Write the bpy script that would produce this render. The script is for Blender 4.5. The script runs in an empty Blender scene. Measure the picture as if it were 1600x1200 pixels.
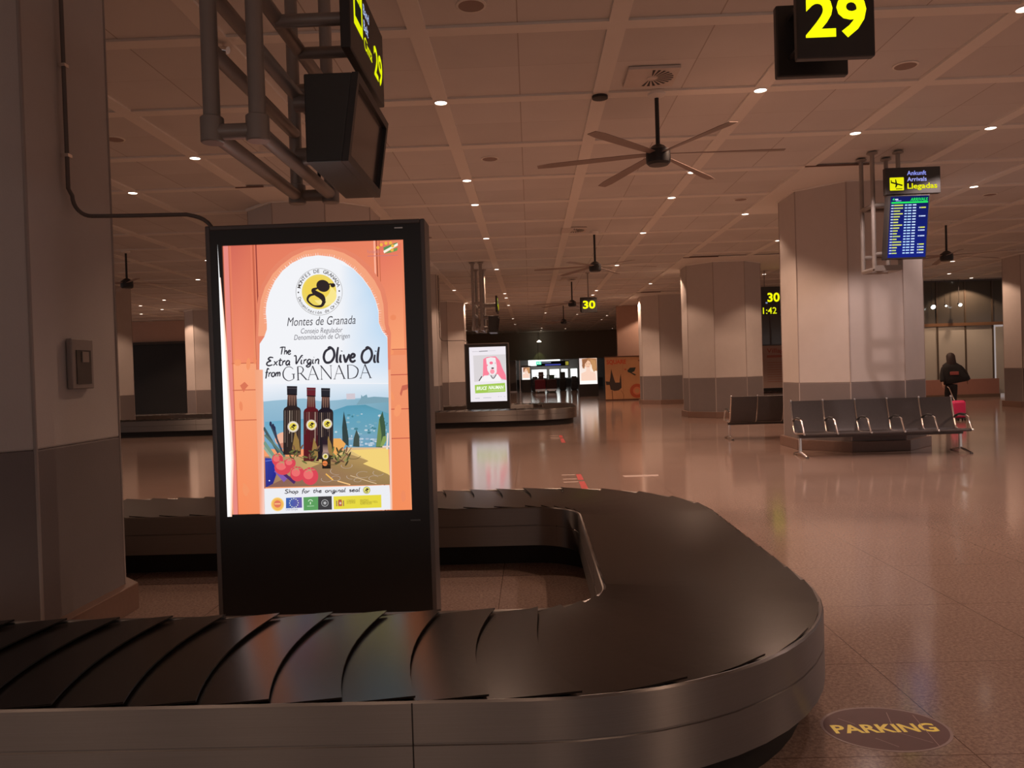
import bpy, math, random
from math import sin, cos, pi, radians
from mathutils import Vector, Matrix
random.seed(7)
S = bpy.context.scene
COL = S.collection

# ------------------------------------------------------------------ camera
F_PX, CAM_H = 1250.0, 1.55
YAW, PITCH, ROLL = -0.0239123, -0.01484031, -0.03113837
def axes():
    fwd = Vector((sin(YAW)*cos(PITCH), cos(YAW)*cos(PITCH), sin(PITCH)))
    right = Vector((cos(YAW), -sin(YAW), 0)); up = right.cross(fwd)
    r = right*cos(ROLL)+up*sin(ROLL); u = right*-sin(ROLL)+up*cos(ROLL)
    return r, u, fwd
CR, CU, CF = axes()
cam = bpy.data.cameras.new('camera'); camo = bpy.data.objects.new('camera', cam); COL.objects.link(camo)
cam.sensor_width = 36.0; cam.lens = 36.0*F_PX/1600; cam.clip_end = 300; cam.clip_start = .05
M = Matrix((CR, CU, -CF)).transposed().to_4x4(); M.translation = (0, 0, CAM_H)
camo.matrix_world = M
S.camera = camo
def ony(px, py, Y):
    d = CR*((px-800)/F_PX)+CU*((600-py)/F_PX)+CF
    t = Y/d.y
    return Vector((d.x*t, Y, CAM_H+d.z*t))

# ------------------------------------------------------------------ world, exposure
S.view_settings.view_transform = 'Standard'; S.view_settings.look = 'None'
S.view_settings.exposure = 0.0; S.view_settings.gamma = 1.0; S.view_settings.use_curve_mapping = False
W = bpy.data.worlds.new('dim hall'); S.world = W; W.use_nodes = True
W.node_tree.nodes['Background'].inputs[0].default_value = (1.0, .84, .80, 1)
W.node_tree.nodes['Background'].inputs[1].default_value = .34
cy = S.cycles
cy.use_denoising = True
cy.max_bounces = 7; cy.diffuse_bounces = 4; cy.glossy_bounces = 4; cy.transmission_bounces = 4
cy.sample_clamp_indirect = 4.0; cy.caustics_reflective = False; cy.caustics_refractive = False
LAMP_POWER = 182.0
WARM = (1.0, .64, .45); COOL = (1.0, .76, .70)

# ------------------------------------------------------------------ helpers
def lin(c):
    def f(v):
        v /= 255.0
        return v/12.92 if v <= .04045 else ((v+.055)/1.055)**2.4
    return (f(c[0]), f(c[1]), f(c[2]))
MATS = {}
def mat(name, rgb, rough=.6, metal=0.0, var=.06, scale=6.0, bump=0.0, bscale=60.0, coat=0.0, spec=.5, stretch=None):
    if name in MATS: return MATS[name]
    m = bpy.data.materials.new(name); m.use_nodes = True; MATS[name] = m
    nt = m.node_tree; N = nt.nodes; L = nt.links; b = N['Principled BSDF']
    c = rgb
    tc = N.new('ShaderNodeTexCoord'); vec = tc.outputs['Object']
    if stretch:
        mp = N.new('ShaderNodeMapping'); mp.inputs['Scale'].default_value = stretch
        L.new(vec, mp.inputs[0]); vec = mp.outputs[0]
    no = N.new('ShaderNodeTexNoise'); no.inputs['Scale'].default_value = scale; no.inputs['Detail'].default_value = 4
    L.new(vec, no.inputs['Vector'])
    r = N.new('ShaderNodeMix'); r.data_type = 'RGBA'
    r.inputs[6].default_value = (*[v*(1-var) for v in c], 1); r.inputs[7].default_value = (*[min(1, v*(1+var)) for v in c], 1)
    L.new(no.outputs['Fac'], r.inputs[0]); L.new(r.outputs[2], b.inputs['Base Color'])
    b.inputs['Roughness'].default_value = rough; b.inputs['Metallic'].default_value = metal
    b.inputs['Coat Weight'].default_value = coat; b.inputs['Specular IOR Level'].default_value = spec
    if bump:
        n2 = N.new('ShaderNodeTexNoise'); n2.inputs['Scale'].default_value = bscale; n2.inputs['Detail'].default_value = 3
        L.new(vec, n2.inputs['Vector'])
        bp = N.new('ShaderNodeBump'); bp.inputs['Strength'].default_value = bump; bp.inputs['Distance'].default_value = .01
        L.new(n2.outputs['Fac'], bp.inputs['Height']); L.new(bp.outputs[0], b.inputs['Normal'])
    return m
def emit(name, rgb, st=1.0):
    if name in MATS: return MATS[name]
    m = bpy.data.materials.new(name); m.use_nodes = True; MATS[name] = m
    nt = m.node_tree; nt.nodes.clear()
    e = nt.nodes.new('ShaderNodeEmission'); o = nt.nodes.new('ShaderNodeOutputMaterial')
    e.inputs[0].default_value = (*rgb, 1); e.inputs[1].default_value = st
    nt.links.new(e.outputs[0], o.inputs[0]); return m
def art_emit(name, st=1.0):
    m = emit(name, (1, 1, 1), st); nt = m.node_tree
    a = nt.nodes.new('ShaderNodeAttribute'); a.attribute_name = 'ink'
    e = [n for n in nt.nodes if n.type == 'EMISSION'][0]
    nt.links.new(a.outputs['Color'], e.inputs[0]); return m
def art_print(name, rough=.6):
    m = mat(name, (.5, .5, .5), rough); nt = m.node_tree
    a = nt.nodes.new('ShaderNodeAttribute'); a.attribute_name = 'ink'
    b = nt.nodes['Principled BSDF']; nt.links.new(a.outputs['Color'], b.inputs['Base Color']); return m

class MB:
    """collects shapes for one mesh"""
    def __init__(s): s.v = []; s.f = []; s.mi = []; s.m = 0
    def add(s, vs, fs):
        o = len(s.v); s.v += [tuple(v) for v in vs]
        for f in fs: s.f.append([i+o for i in f]); s.mi.append(s.m)
        return s
    def box(s, x0, x1, y0, y1, z0, z1):
        return s.add([(x0,y0,z0),(x1,y0,z0),(x1,y1,z0),(x0,y1,z0),(x0,y0,z1),(x1,y0,z1),(x1,y1,z1),(x0,y1,z1)],
                     [(0,3,2,1),(4,5,6,7),(0,1,5,4),(1,2,6,5),(2,3,7,6),(3,0,4,7)])
    def hexa(s, p):  # 8 points: bottom ring 0-3, top ring 4-7
        return s.add(p, [(0,3,2,1),(4,5,6,7),(0,1,5,4),(1,2,6,5),(2,3,7,6),(3,0,4,7)])
    def rod(s, a, b, r, r2=None, n=14, cap=True):
        a = Vector(a); b = Vector(b); d = (b-a).normalized(); r2 = r if r2 is None else r2
        t = Vector((0,0,1)) if abs(d.z) < .9 else Vector((1,0,0)); u = d.cross(t).normalized(); w = d.cross(u)
        vs = [a+(u*cos(2*pi*i/n)+w*sin(2*pi*i/n))*r for i in range(n)]+[b+(u*cos(2*pi*i/n)+w*sin(2*pi*i/n))*r2 for i in range(n)]
        fs = [(i, i+n, (i+1)%n+n, (i+1)%n) for i in range(n)]
        if cap: fs += [tuple(range(n)), tuple(range(2*n-1, n-1, -1))]
        return s.add(vs, fs)
    def path(s, pts, r, n=12):
        pts = [Vector(p) for p in pts]; rings = []; u = None
        for i, p in enumerate(pts):
            d = (pts[min(i+1, len(pts)-1)]-pts[max(i-1, 0)]).normalized()
            if u is None:
                t = Vector((0,0,1)) if abs(d.z) < .9 else Vector((1,0,0)); u = d.cross(t).normalized()
            u = (u-d*u.dot(d)).normalized(); w = d.cross(u)
            rings.append([p+(u*cos(2*pi*k/n)+w*sin(2*pi*k/n))*r for k in range(n)])
        vs = [v for q in rings for v in q]; fs = []
        for i in range(len(pts)-1):
            for k in range(n): fs.append((i*n+k, i*n+(k+1)%n, (i+1)*n+(k+1)%n, (i+1)*n+k))
        fs += [tuple(range(n-1, -1, -1)), tuple(range((len(pts)-1)*n, len(pts)*n))]
        return s.add(vs, fs)
    def lathe(s, prof, c=(0,0,0), n=28, cap=True):
        vs = []; fs = []
        for r, z in prof:
            for k in range(n): vs.append((c[0]+r*cos(2*pi*k/n), c[1]+r*sin(2*pi*k/n), c[2]+z))
        for i in range(len(prof)-1):
            for k in range(n): fs.append((i*n+k, i*n+(k+1)%n, (i+1)*n+(k+1)%n, (i+1)*n+k))
        if cap: fs += [tuple(range(n-1,-1,-1)), tuple(range((len(prof)-1)*n, len(prof)*n))]
        return s.add(vs, fs)
    def prism(s, poly, z0, z1):
        n = len(poly); vs = [(x,y,z0) for x,y in poly]+[(x,y,z1) for x,y in poly]
        return s.add(vs, [tuple(range(n-1,-1,-1)), tuple(range(n, 2*n))]+[(i,(i+1)%n,(i+1)%n+n,i+n) for i in range(n)])
    def build(s, name, mats, parent=None, smooth=True, bevel=0, ang=35):
        me = bpy.data.meshes.new(name); me.from_pydata(s.v, [], s.f)
        for m in (mats if isinstance(mats, (list, tuple)) else [mats]): me.materials.append(m)
        me.polygons.foreach_set('material_index', s.mi)
        if smooth:
            me.polygons.foreach_set('use_smooth', [True]*len(s.f)); me.set_sharp_from_angle(angle=radians(ang))
        me.update()
        o = bpy.data.objects.new(name, me); COL.objects.link(o)
        if parent: o.parent = parent
        if bevel:
            b = o.modifiers.new('bevel', 'BEVEL'); b.width = bevel; b.segments = 2; b.limit_method = 'ANGLE'; b.angle_limit = radians(50)
        return o
def tag(o, label=None, cat=None, group=None, kind=None):
    if label: o['label'] = label
    if cat: o['category'] = cat
    if group: o['group'] = group
    if kind: o['kind'] = kind
    return o
def thing(name, loc, label, cat, group=None, rz=0):
    o = bpy.data.objects.new(name, None); COL.objects.link(o); o.location = loc; o.rotation_euler.z = rz
    o.empty_display_size = .1
    return tag(o, label, cat, group)
def struct(o): o['kind'] = 'structure'; return o
def copy_tree(root, loc, label=None, parent=None):
    c = root.copy(); COL.objects.link(c)
    if parent is None: c.location = loc
    else: c.parent = parent
    if label: c['label'] = label
    for ch in list(root.children): copy_tree(ch, None, None, c)
    return c

FONT = bpy.data.curves.new('t', 'FONT').font
def text_mesh(txt, size, bold=0.0, shear=0.0, space=1.0):
    cu = bpy.data.curves.new('txt', 'FONT'); cu.body = txt; cu.size = size; cu.offset = bold*size; cu.shear = shear
    cu.space_character = space; cu.fill_mode = 'FRONT'; cu.resolution_u = 3
    ob = bpy.data.objects.new('txt', cu); COL.objects.link(ob)
    bpy.context.view_layer.update()
    dg = bpy.context.evaluated_depsgraph_get()
    me = bpy.data.meshes.new_from_object(ob.evaluated_get(dg))
    vs = [(v.co.x, v.co.y) for v in me.vertices]; fs = [tuple(p.vertices) for p in me.polygons]
    bpy.data.objects.remove(ob); bpy.data.curves.remove(cu); bpy.data.meshes.remove(me)
    return vs, fs

class Art:
    """flat artwork: coloured shapes laid one over another on one sheet (x right, y up in sheet units -> metres by frame)"""
    def __init__(s, origin, ex, ey, step=.00015):
        s.o = Vector(origin); s.ex = Vector(ex); s.ey = Vector(ey); s.n = s.ex.cross(s.ey).normalized(); s.k = 0; s.step = step
        s.v = []; s.f = []; s.c = []
    def P(s, x, y): return s.o+s.ex*x+s.ey*y+s.n*(s.k*s.step)
    def raw(s, pts, faces, cols):
        o = len(s.v); s.v += [tuple(s.P(x, y)) for x, y in pts]; s.c += cols
        for f in faces: s.f.append([i+o for i in f])
    def poly(s, pts, c, lift=True):
        if lift: s.k += 1
        cols = [lin(q) for q in c] if isinstance(c[0], (tuple, list)) else [lin(c)]*len(pts)
        a = sum(pts[i][0]*pts[(i+1)%len(pts)][1]-pts[(i+1)%len(pts)][0]*pts[i][1] for i in range(len(pts)))
        idx = list(range(len(pts)))
        if a < 0: idx = idx[::-1]
        from mathutils.geometry import tessellate_polygon
        if len(pts) > 4:
            tr = tessellate_polygon([[Vector((x, y, 0)) for x, y in pts]])
            fs = []
            for t in tr:
                (x0,y0),(x1,y1),(x2,y2) = [pts[i] for i in t]
                fs.append(tuple(t) if (x1-x0)*(y2-y0)-(x2-x0)*(y1-y0) > 0 else tuple(t)[::-1])
            s.raw(pts, fs, cols)
        else: s.raw(pts, [idx], cols)
    def rect(s, x0, y0, x1, y1, c, lift=True): s.poly([(x0,y0),(x1,y0),(x1,y1),(x0,y1)], c, lift)
    def disc(s, x, y, rx, ry, c, n=28, lift=True, a0=0, rot=0):
        s.poly([(x+rx*cos(a0+2*pi*i/n)*cos(rot)-ry*sin(a0+2*pi*i/n)*sin(rot), y+rx*cos(a0+2*pi*i/n)*sin(rot)+ry*sin(a0+2*pi*i/n)*cos(rot)) for i in range(n)], c, lift)
    def ring(s, x, y, r, w, c, n=40, a0=0, a1=2*pi, rot=0, ry=1.0):
        s.k += 1
        pts = []; fs = []
        for i in range(n+1):
            a = a0+(a1-a0)*i/n
            for q in (r-w/2, r+w/2):
                X, Y = q*cos(a), q*ry*sin(a); pts.append((x+X*cos(rot)-Y*sin(rot), y+X*sin(rot)+Y*cos(rot)))
        for i in range(n): fs.append((2*i, 2*i+1, 2*i+3, 2*i+2))
        s.raw(pts, fs, [lin(c)]*len(pts))
    def stroke(s, pts, w, c, lift=True, sm=True):
        if lift: s.k += 1
        P = [Vector(p) for p in pts]; ws = list(w) if isinstance(w, (list, tuple)) else [w]*len(P)
        if sm and len(P) > 2:
            Q = []; R = []
            for i in range(len(P)-1):
                p0 = P[max(i-1,0)]; p1 = P[i]; p2 = P[i+1]; p3 = P[min(i+2, len(P)-1)]
                for k in range(5):
                    t = k/5
                    Q.append(.5*((2*p1)+(p2-p0)*t+(2*p0-5*p1+4*p2-p3)*t*t+(3*p1-p0-3*p2+p3)*t**3)); R.append(ws[i]*(1-t)+ws[i+1]*t)
            Q.append(P[-1]); R.append(ws[-1]); P, ws = Q, R
        vs = []
        for i, p in enumerate(P):
            d = (P[min(i+1, len(P)-1)]-P[max(i-1,0)]); d = d.normalized() if d.length else Vector((1,0)); n = Vector((-d.y, d.x))
            vs += [tuple(p-n*ws[i]/2), tuple(p+n*ws[i]/2)]
        s.raw(vs, [(2*i, 2*i+2, 2*i+3, 2*i+1) for i in range(len(P)-1)], [lin(c)]*len(vs))
    def text(s, txt, x, y, size, c, bold=0, shear=0, width=None, align='l', rot=0, space=1.0, vs=1.0):
        s.k += 1
        v, f = text_mesh(txt, size, bold, shear, space)
        if not v: return
        x0 = min(p[0] for p in v); x1 = max(p[0] for p in v)
        sx = (width/(x1-x0)) if width else 1.0
        off = {'l': x0, 'c': (x0+x1)/2, 'r': x1}[align]
        pts = []
        for p in v:
            X = (p[0]-off)*sx; Y = p[1]*vs
            pts.append((x+X*cos(rot)-Y*sin(rot), y+X*sin(rot)+Y*cos(rot)))
        s.raw(pts, f, [lin(c)]*len(pts))
    def build(s, name, m, parent=None, under=None):
        me = bpy.data.meshes.new(name); off = Vector(parent.location) if parent else Vector((0,0,0))
        me.from_pydata([tuple(Vector(v)-off) for v in s.v], [], s.f)
        at = me.attributes.new('ink', 'FLOAT_COLOR', 'POINT')
        at.data.foreach_set('color', [q for c in s.c for q in (*c, 1.0)])
        me.materials.append(m); me.update()
        o = bpy.data.objects.new(name, me); COL.objects.link(o)
        if parent: o.parent = under or parent
        return o

# ------------------------------------------------------------------ materials
wall_m = mat('painted plaster', (.60, .545, .51), .75, var=.04, bump=.12, bscale=120)
wains_m = mat('grey wainscot paint', (.20, .17, .165), .6, var=.05, bump=.1, bscale=120)
skirt_gap_m = mat('stone skirting and gap shade', (.20, .12, .09), .35, var=.15, scale=30)
panel_m = mat('ceiling panel', (.52, .42, .38), .85, var=.04, scale=.7)
band_m = mat('ceiling band', (.90, .86, .80), .7, var=.02)
steel_m = mat('brushed steel', (.29, .27, .255), .42, 1.0, var=.10, scale=8, stretch=(.3, .3, 40))
_b = steel_m.node_tree.nodes['Principled BSDF']; _t = steel_m.node_tree.nodes.new('ShaderNodeTangent'); _t.direction_type = 'RADIAL'; _t.axis = 'Z'
steel_m.node_tree.links.new(_t.outputs[0], _b.inputs['Tangent']); _b.inputs['Anisotropic'].default_value = .96; _b.inputs['Anisotropic Rotation'].default_value = .25
chrome_m = mat('polished chrome', (.88, .84, .80), .2, 1.0, var=.03)
rubber_m = mat('belt rubber', (.010, .008, .007), .25, var=.35, scale=9, bump=.03, bscale=25, spec=.2)
dark_m = mat('black plinth', (.012, .010, .009), .6)
black_m = mat('black painted metal', (.045, .042, .041), .42, var=.1)
grey_m = mat('grey painted metal', (.10, .09, .09), .4, var=.1)
pipe_m = mat('grey steel pipe', (.36, .32, .29), .40, .3, var=.12)
fan_m = mat('fan motor housing', (.018, .017, .018), .4)
blade_m = mat('fan blade', (.30, .22, .19), .35)
seat_m = mat('grey perforated seat', (.085, .075, .075), .42, .4, var=.12, scale=40)
lamp_m = emit('lamp glow', (1.0, .86, .74), 7.0)
offlamp_m = mat('unlit lamp', (.015, .012, .011), .5)
yel_m = emit('sign yellow', lin((252, 255, 10)), 1.1)
white_m = emit('sign white', lin((190, 200, 255)), 1.0)

# ------------------------------------------------------------------ floor
def floor_mat():
    m = bpy.data.materials.new('polished terrazzo'); m.use_nodes = True; nt = m.node_tree; N = nt.nodes; L = nt.links
    b = N['Principled BSDF']; tc = N.new('ShaderNodeTexCoord'); sp = N.new('ShaderNodeSeparateXYZ'); L.new(tc.outputs['Object'], sp.inputs[0])
    def line(out, off):
        a = N.new('ShaderNodeMath'); a.operation = 'SUBTRACT'; a.inputs[1].default_value = off; L.new(out, a.inputs[0])
        p = N.new('ShaderNodeMath'); p.operation = 'PINGPONG'; p.inputs[1].default_value = .4875; L.new(a.outputs[0], p.inputs[0])
        c = N.new('ShaderNodeMath'); c.operation = 'LESS_THAN'; c.inputs[1].default_value = .0022; L.new(p.outputs[0], c.inputs[0]); return c
    lx = line(sp.outputs['X'], 1.69-.975*60); ly = line(sp.outputs['Y'], 4.12-.975*60)
    mx = N.new('ShaderNodeMath'); mx.operation = 'MAXIMUM'; L.new(lx.outputs[0], mx.inputs[0]); L.new(ly.outputs[0], mx.inputs[1])
    n1 = N.new('ShaderNodeTexNoise'); n1.inputs['Scale'].default_value = 55; n1.inputs['Detail'].default_value = 5; n1.inputs['Roughness'].default_value = .75
    n2 = N.new('ShaderNodeTexVoronoi'); n2.inputs['Scale'].default_value = 90
    n3 = N.new('ShaderNodeTexNoise'); n3.inputs['Scale'].default_value = .9; n3.inputs['Detail'].default_value = 3
    for n in (n1, n2, n3): L.new(tc.outputs['Object'], n.inputs['Vector'])
    r1 = N.new('ShaderNodeValToRGB'); r1.color_ramp.elements[0].position = .36; r1.color_ramp.elements[1].position = .66
    r1.color_ramp.elements[0].color = (.20, .135, .115, 1); r1.color_ramp.elements[1].color = (.40, .29, .235, 1); L.new(n1.outputs['Fac'], r1.inputs[0])
    m2 = N.new('ShaderNodeMix'); m2.data_type = 'RGBA'; m2.blend_type = 'MULTIPLY'; m2.inputs[0].default_value = .5
    r2 = N.new('ShaderNodeValToRGB'); r2.color_ramp.elements[0].color = (.6, .55, .55, 1); r2.color_ramp.elements[1].position = .5; r2.color_ramp.elements[1].color = (1, 1, 1, 1)
    L.new(n2.outputs['Distance'], r2.inputs[0]); L.new(r1.outputs[0], m2.inputs[6]); L.new(r2.outputs[0], m2.inputs[7])
    m3 = N.new('ShaderNodeMix'); m3.data_type = 'RGBA'; m3.blend_type = 'MULTIPLY'; m3.inputs[0].default_value = .35
    L.new(m2.outputs[2], m3.inputs[6]); L.new(n3.outputs['Color'], m3.inputs[7]) if False else None
    r3 = N.new('ShaderNodeValToRGB'); r3.color_ramp.elements[0].position = .3; r3.color_ramp.elements[0].color = (.72, .68, .66, 1); r3.color_ramp.elements[1].position = .7; r3.color_ramp.elements[1].color = (1, 1, 1, 1)
    L.new(n3.outputs['Fac'], r3.inputs[0]); L.new(r3.outputs[0], m3.inputs[7])
    m4 = N.new('ShaderNodeMix'); m4.data_type = 'RGBA'; m4.inputs[7].default_value = (.09, .05, .035, 1)
    L.new(mx.outputs[0], m4.inputs[0]); L.new(m3.outputs[2], m4.inputs[6]); L.new(m4.outputs[2], b.inputs['Base Color'])
    rr = N.new('ShaderNodeMapRange'); rr.inputs[3].default_value = .07; rr.inputs[4].default_value = .16; L.new(n1.outputs['Fac'], rr.inputs[0]); L.new(rr.outputs[0], b.inputs['Roughness'])
    b.inputs['IOR'].default_value = 1.55
    return m
struct(MB().box(-32, 34, -12, 100, -.2, 0).build('floor', floor_mat(), smooth=False))

# ------------------------------------------------------------------ ceiling
ZC = 4.65; X0, DX = -.93, 1.81; Y0, DY = 9.15, 1.86
def ceil_mat():
    m = bpy.data.materials.new('ceiling panels with joints'); m.use_nodes = True; nt = m.node_tree; N = nt.nodes; L = nt.links
    b = N['Principled BSDF']; tc = N.new('ShaderNodeTexCoord'); sp = N.new('ShaderNodeSeparateXYZ'); L.new(tc.outputs['Object'], sp.inputs[0])
    def line(out, off, per, w):
        a = N.new('ShaderNodeMath'); a.operation = 'SUBTRACT'; a.inputs[1].default_value = off; L.new(out, a.inputs[0])
        p = N.new('ShaderNodeMath'); p.operation = 'PINGPONG'; p.inputs[1].default_value = per/2; L.new(a.outputs[0], p.inputs[0])
        c = N.new('ShaderNodeMath'); c.operation = 'LESS_THAN'; c.inputs[1].default_value = w; L.new(p.outputs[0], c.inputs[0]); return c
    lx = line(sp.outputs['X'], X0+DX/2-60*DX, DX, .006); ly = line(sp.outputs['Y'], Y0+DY/2-30*DY, DY, .004)
    half = N.new('ShaderNodeMath'); half.operation = 'MULTIPLY'; half.inputs[1].default_value = .45; L.new(ly.outputs[0], half.inputs[0])
    mx = N.new('ShaderNodeMath'); mx.operation = 'MAXIMUM'; L.new(lx.outputs[0], mx.inputs[0]); L.new(half.outputs[0], mx.inputs[1])
    # each tile a slightly different tone
    def cell(out, off, per):
        a = N.new('ShaderNodeMath'); a.operation = 'SUBTRACT'; a.inputs[1].default_value = off; L.new(out, a.inputs[0])
        d = N.new('ShaderNodeMath'); d.operation = 'DIVIDE'; d.inputs[1].default_value = per; L.new(a.outputs[0], d.inputs[0])
        f = N.new('ShaderNodeMath'); f.operation = 'FLOOR'; L.new(d.outputs[0], f.inputs[0]); return f
    cx = cell(sp.outputs['X'], X0, DX/2); cyn = cell(sp.outputs['Y'], Y0, DY/2)
    cb = N.new('ShaderNodeCombineXYZ'); L.new(cx.outputs[0], cb.inputs[0]); L.new(cyn.outputs[0], cb.inputs[1])
    wn = N.new('ShaderNodeTexWhiteNoise'); wn.noise_dimensions = '2D'; L.new(cb.outputs[0], wn.inputs[0])
    r = N.new('ShaderNodeMix'); r.data_type = 'RGBA'; r.inputs[6].default_value = (.74, .71, .68, 1); r.inputs[7].default_value = (.82, .79, .76, 1)
    L.new(wn.outputs['Value'], r.inputs[0])
    no = N.new('ShaderNodeTexNoise'); no.inputs['Scale'].default_value = 1.3; no.inputs['Detail'].default_value = 4; L.new(tc.outputs['Object'], no.inputs['Vector'])
    m1 = N.new('ShaderNodeMix'); m1.data_type = 'RGBA'; m1.blend_type = 'MULTIPLY'; m1.inputs[0].default_value = .14
    L.new(r.outputs[2], m1.inputs[6]); L.new(no.outputs['Fac'], m1.inputs[7])
    m4 = N.new('ShaderNodeMix'); m4.data_type = 'RGBA'; m4.inputs[7].default_value = (.46, .40, .36, 1)
    L.new(mx.outputs[0], m4.inputs[0]); L.new(m1.outputs[2], m4.inputs[6]); L.new(m4.outputs[2], b.inputs['Base Color'])
    b.inputs['Roughness'].default_value = .55
    return m
struct(MB().box(-32, 34, -12, 100, ZC+.025, ZC+.2).build('ceiling', ceil_mat(), smooth=False))
bw = .085
mb = MB()
for i in range(-17, 20): mb.box(X0+i*DX-bw, X0+i*DX+bw, -12, 66, ZC, ZC+.03)
struct(mb.build('trim_1', band_m, smooth=False))
mb = MB()
for j in range(-11, 31):
    xs = [-32]+[X0+i*DX+s*bw for i in range(-17, 20) for s in (-1, 1)]+[34]
    for a, b_ in zip(xs[0::2], xs[1::2]): mb.box(a, b_, Y0+j*DY-bw, Y0+j*DY+bw, ZC+.001, ZC+.03)
struct(mb.build('trim_2', band_m, smooth=False))

# ------------------------------------------------------------------ pillars
AP = 1.12
def octo(a, ch=None):
    k = a*math.tan(pi/8)
    return [(k,-a),(a,-k),(a,k),(k,a),(-k,a),(-a,k),(-a,-k),(-k,-a)]
PILL = []
PX = [-13.9, -3.95, 5.94, 15.97]; PY = [4.95, 14.97, 25.0, 35.05]
desc = {
 (-3.95,4.95): 'huge pale octagonal pillar at the left edge, nearest, dark grey below, carrying a wall box',
 (-3.95,14.97): 'octagonal pillar whose top shows just above the big olive oil display',
 (-3.95,25.0): 'octagonal pillar standing beside the distant pink-and-green poster display',
 (-3.95,35.05): 'octagonal pillar far back behind the distant display and its pillar',
 (5.94,14.97): 'large pinkish-white octagonal pillar behind the grey five-seat bench',
 (5.94,25.0): 'octagonal pillar with brownish lower band, left of the large pillar with the bench',
 (5.94,35.05): 'pale octagonal pillar beside the wood-coloured mural board, farthest right row pillar',
 (15.97,25.0): 'octagonal pillar cut by the right edge beyond the walking person',
 (15.97,35.05): 'octagonal pillar hidden far behind the right-edge pillar',
 (-13.9,25.0): 'dark shaded octagonal pillar just right of the nearest pillar, behind the far carousel',
 (-13.9,35.05): 'orange-lit octagonal pillar between black doorway and the olive oil display',
 (15.97,14.97): 'octagonal pillar right of the bench pillar outside the view',
}
ZW = 1.19
n_p = 0
for (x, y), lab in desc.items():
    if (x, y) == (15.97, 14.97): continue
    r = thing('pillar', (x, y, 0), lab, 'pillar', 'octagonal hall pillars')
    mb = MB(); mb.prism(octo(AP), ZW, ZC+.02); 
    o = mb.build('shaft', wall_m, r, smooth=False, bevel=.012)
    # grey corner strips standing in for the soft shade along the joints
    mb = MB()
    for (px, py) in octo(AP-.004):
        mb.rod((px, py, .17), (px, py, ZC), .012, n=8, cap=False)
    mb.build('joint_shade', mat('painted joint shade', (.42, .36, .33), .8), r)
    MB().prism(octo(AP+.002), .15, ZW).build('wainscot', wains_m, r, smooth=False, bevel=.01)
    MB().prism(octo(AP+.075), 0, .18).build('skirting', skirt_gap_m, r, smooth=False, bevel=.006)
    MB().prism(octo(AP+.03), ZC-.03, ZC+.02).build('collar', band_m, r, smooth=False)
# plain light soffit slabs round the pillar heads
k = 3
for x0, x1, y0 in ((4.42, 6.4, 12.78), (-4.64, -2.65, 12.78), (4.42, 8.2, 22.9), (-6.44, -2.65, 22.9), (4.42, 8.2, 33.0)):
    mb = MB(); mb.box(x0, x1, y0, y0+3.7, ZC-.012, ZC+.01); mb.m = 1; mb.box(x0, x0+(1.0 if x0 > 0 else .45), y0-.025, y0, ZC-.016, ZC+.01)  # second box: brown strip painting the shadow gap along the front edge
    struct(mb.build('trim_%d' % k, [band_m, skirt_gap_m], smooth=False)); k += 1

# ------------------------------------------------------------------ outer walls
redwall_m = mat('distant wall plaster', (.62, .42, .33), .75, var=.05)
darkwall_m = mat('dark fascia panels', (.40, .35, .30), .6, var=.06)
def wall(name, x0, x1, y0, y1, z0, z1, m): return struct(MB().box(x0, x1, y0, y1, z0, z1).build(name, m, smooth=False))
mb = MB(); mb.box(-30, -21.0, 39.9, 40.2, 0, ZC+.02).box(-21.0, -16.4, 39.9, 40.2, 3.55, ZC+.02).box(-16.4, -5.2, 39.9, 40.2, 0, ZC+.02)
struct(mb.build('wall_back_left', redwall_m, smooth=False))
wall('wall_back_right', 4.35, 14.2, 39.9, 40.2, 0, ZC+.02, redwall_m)
wall('wall_corridor_left', -9.3, -9.1, 40.2, 66, 0, ZC+.02, darkwall_m)
wall('wall_corridor_right', 9.1, 9.3, 40.2, 66, 0, ZC+.02, darkwall_m)
wall('wall_fascia', -9.3, 9.3, 63.9, 64.2, 2.45, ZC+.02, darkwall_m)
# black sheet standing in for the dark inside of the back-left opening
r = thing('dark_doorway', (-18.7, 39.8, 0), 'wide black sheet standing in for the dark inside of the doorway in the far left wall', 'doorway')
opening_m = mat('opening darkness', (.014, .013, .013), .5)
MB().box(-2.25, 2.25, .06, .1, 0, 3.5).build('darkness_sheet', opening_m, r, smooth=False)
mb = MB(); mb.box(-2.36, -2.22, -.06, .12, 0, 3.6).box(2.22, 2.36, -.06, .12, 0, 3.6).box(-2.36, 2.36, -.06, .12, 3.5, 3.62)
mb.build('frame', mat('dark brown frame', (.05, .04, .035), .5), r, smooth=False)

# ------------------------------------------------------------------ downlights
def col_name(i):
    return {-6:'far left ceiling row', -5:'far left ceiling row', -3:'left ceiling row', -2:'ceiling row above the display cable', 0:'ceiling row rising from the large display',
            2:'ceiling row right of the nearest fan', 3:'ceiling row leading to the number sign', 4:'ceiling row over the bench pillar', 5:'right ceiling row beside the arrivals board'}.get(i, 'outer right ceiling row' if i > 5 else 'outer left ceiling row')
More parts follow.
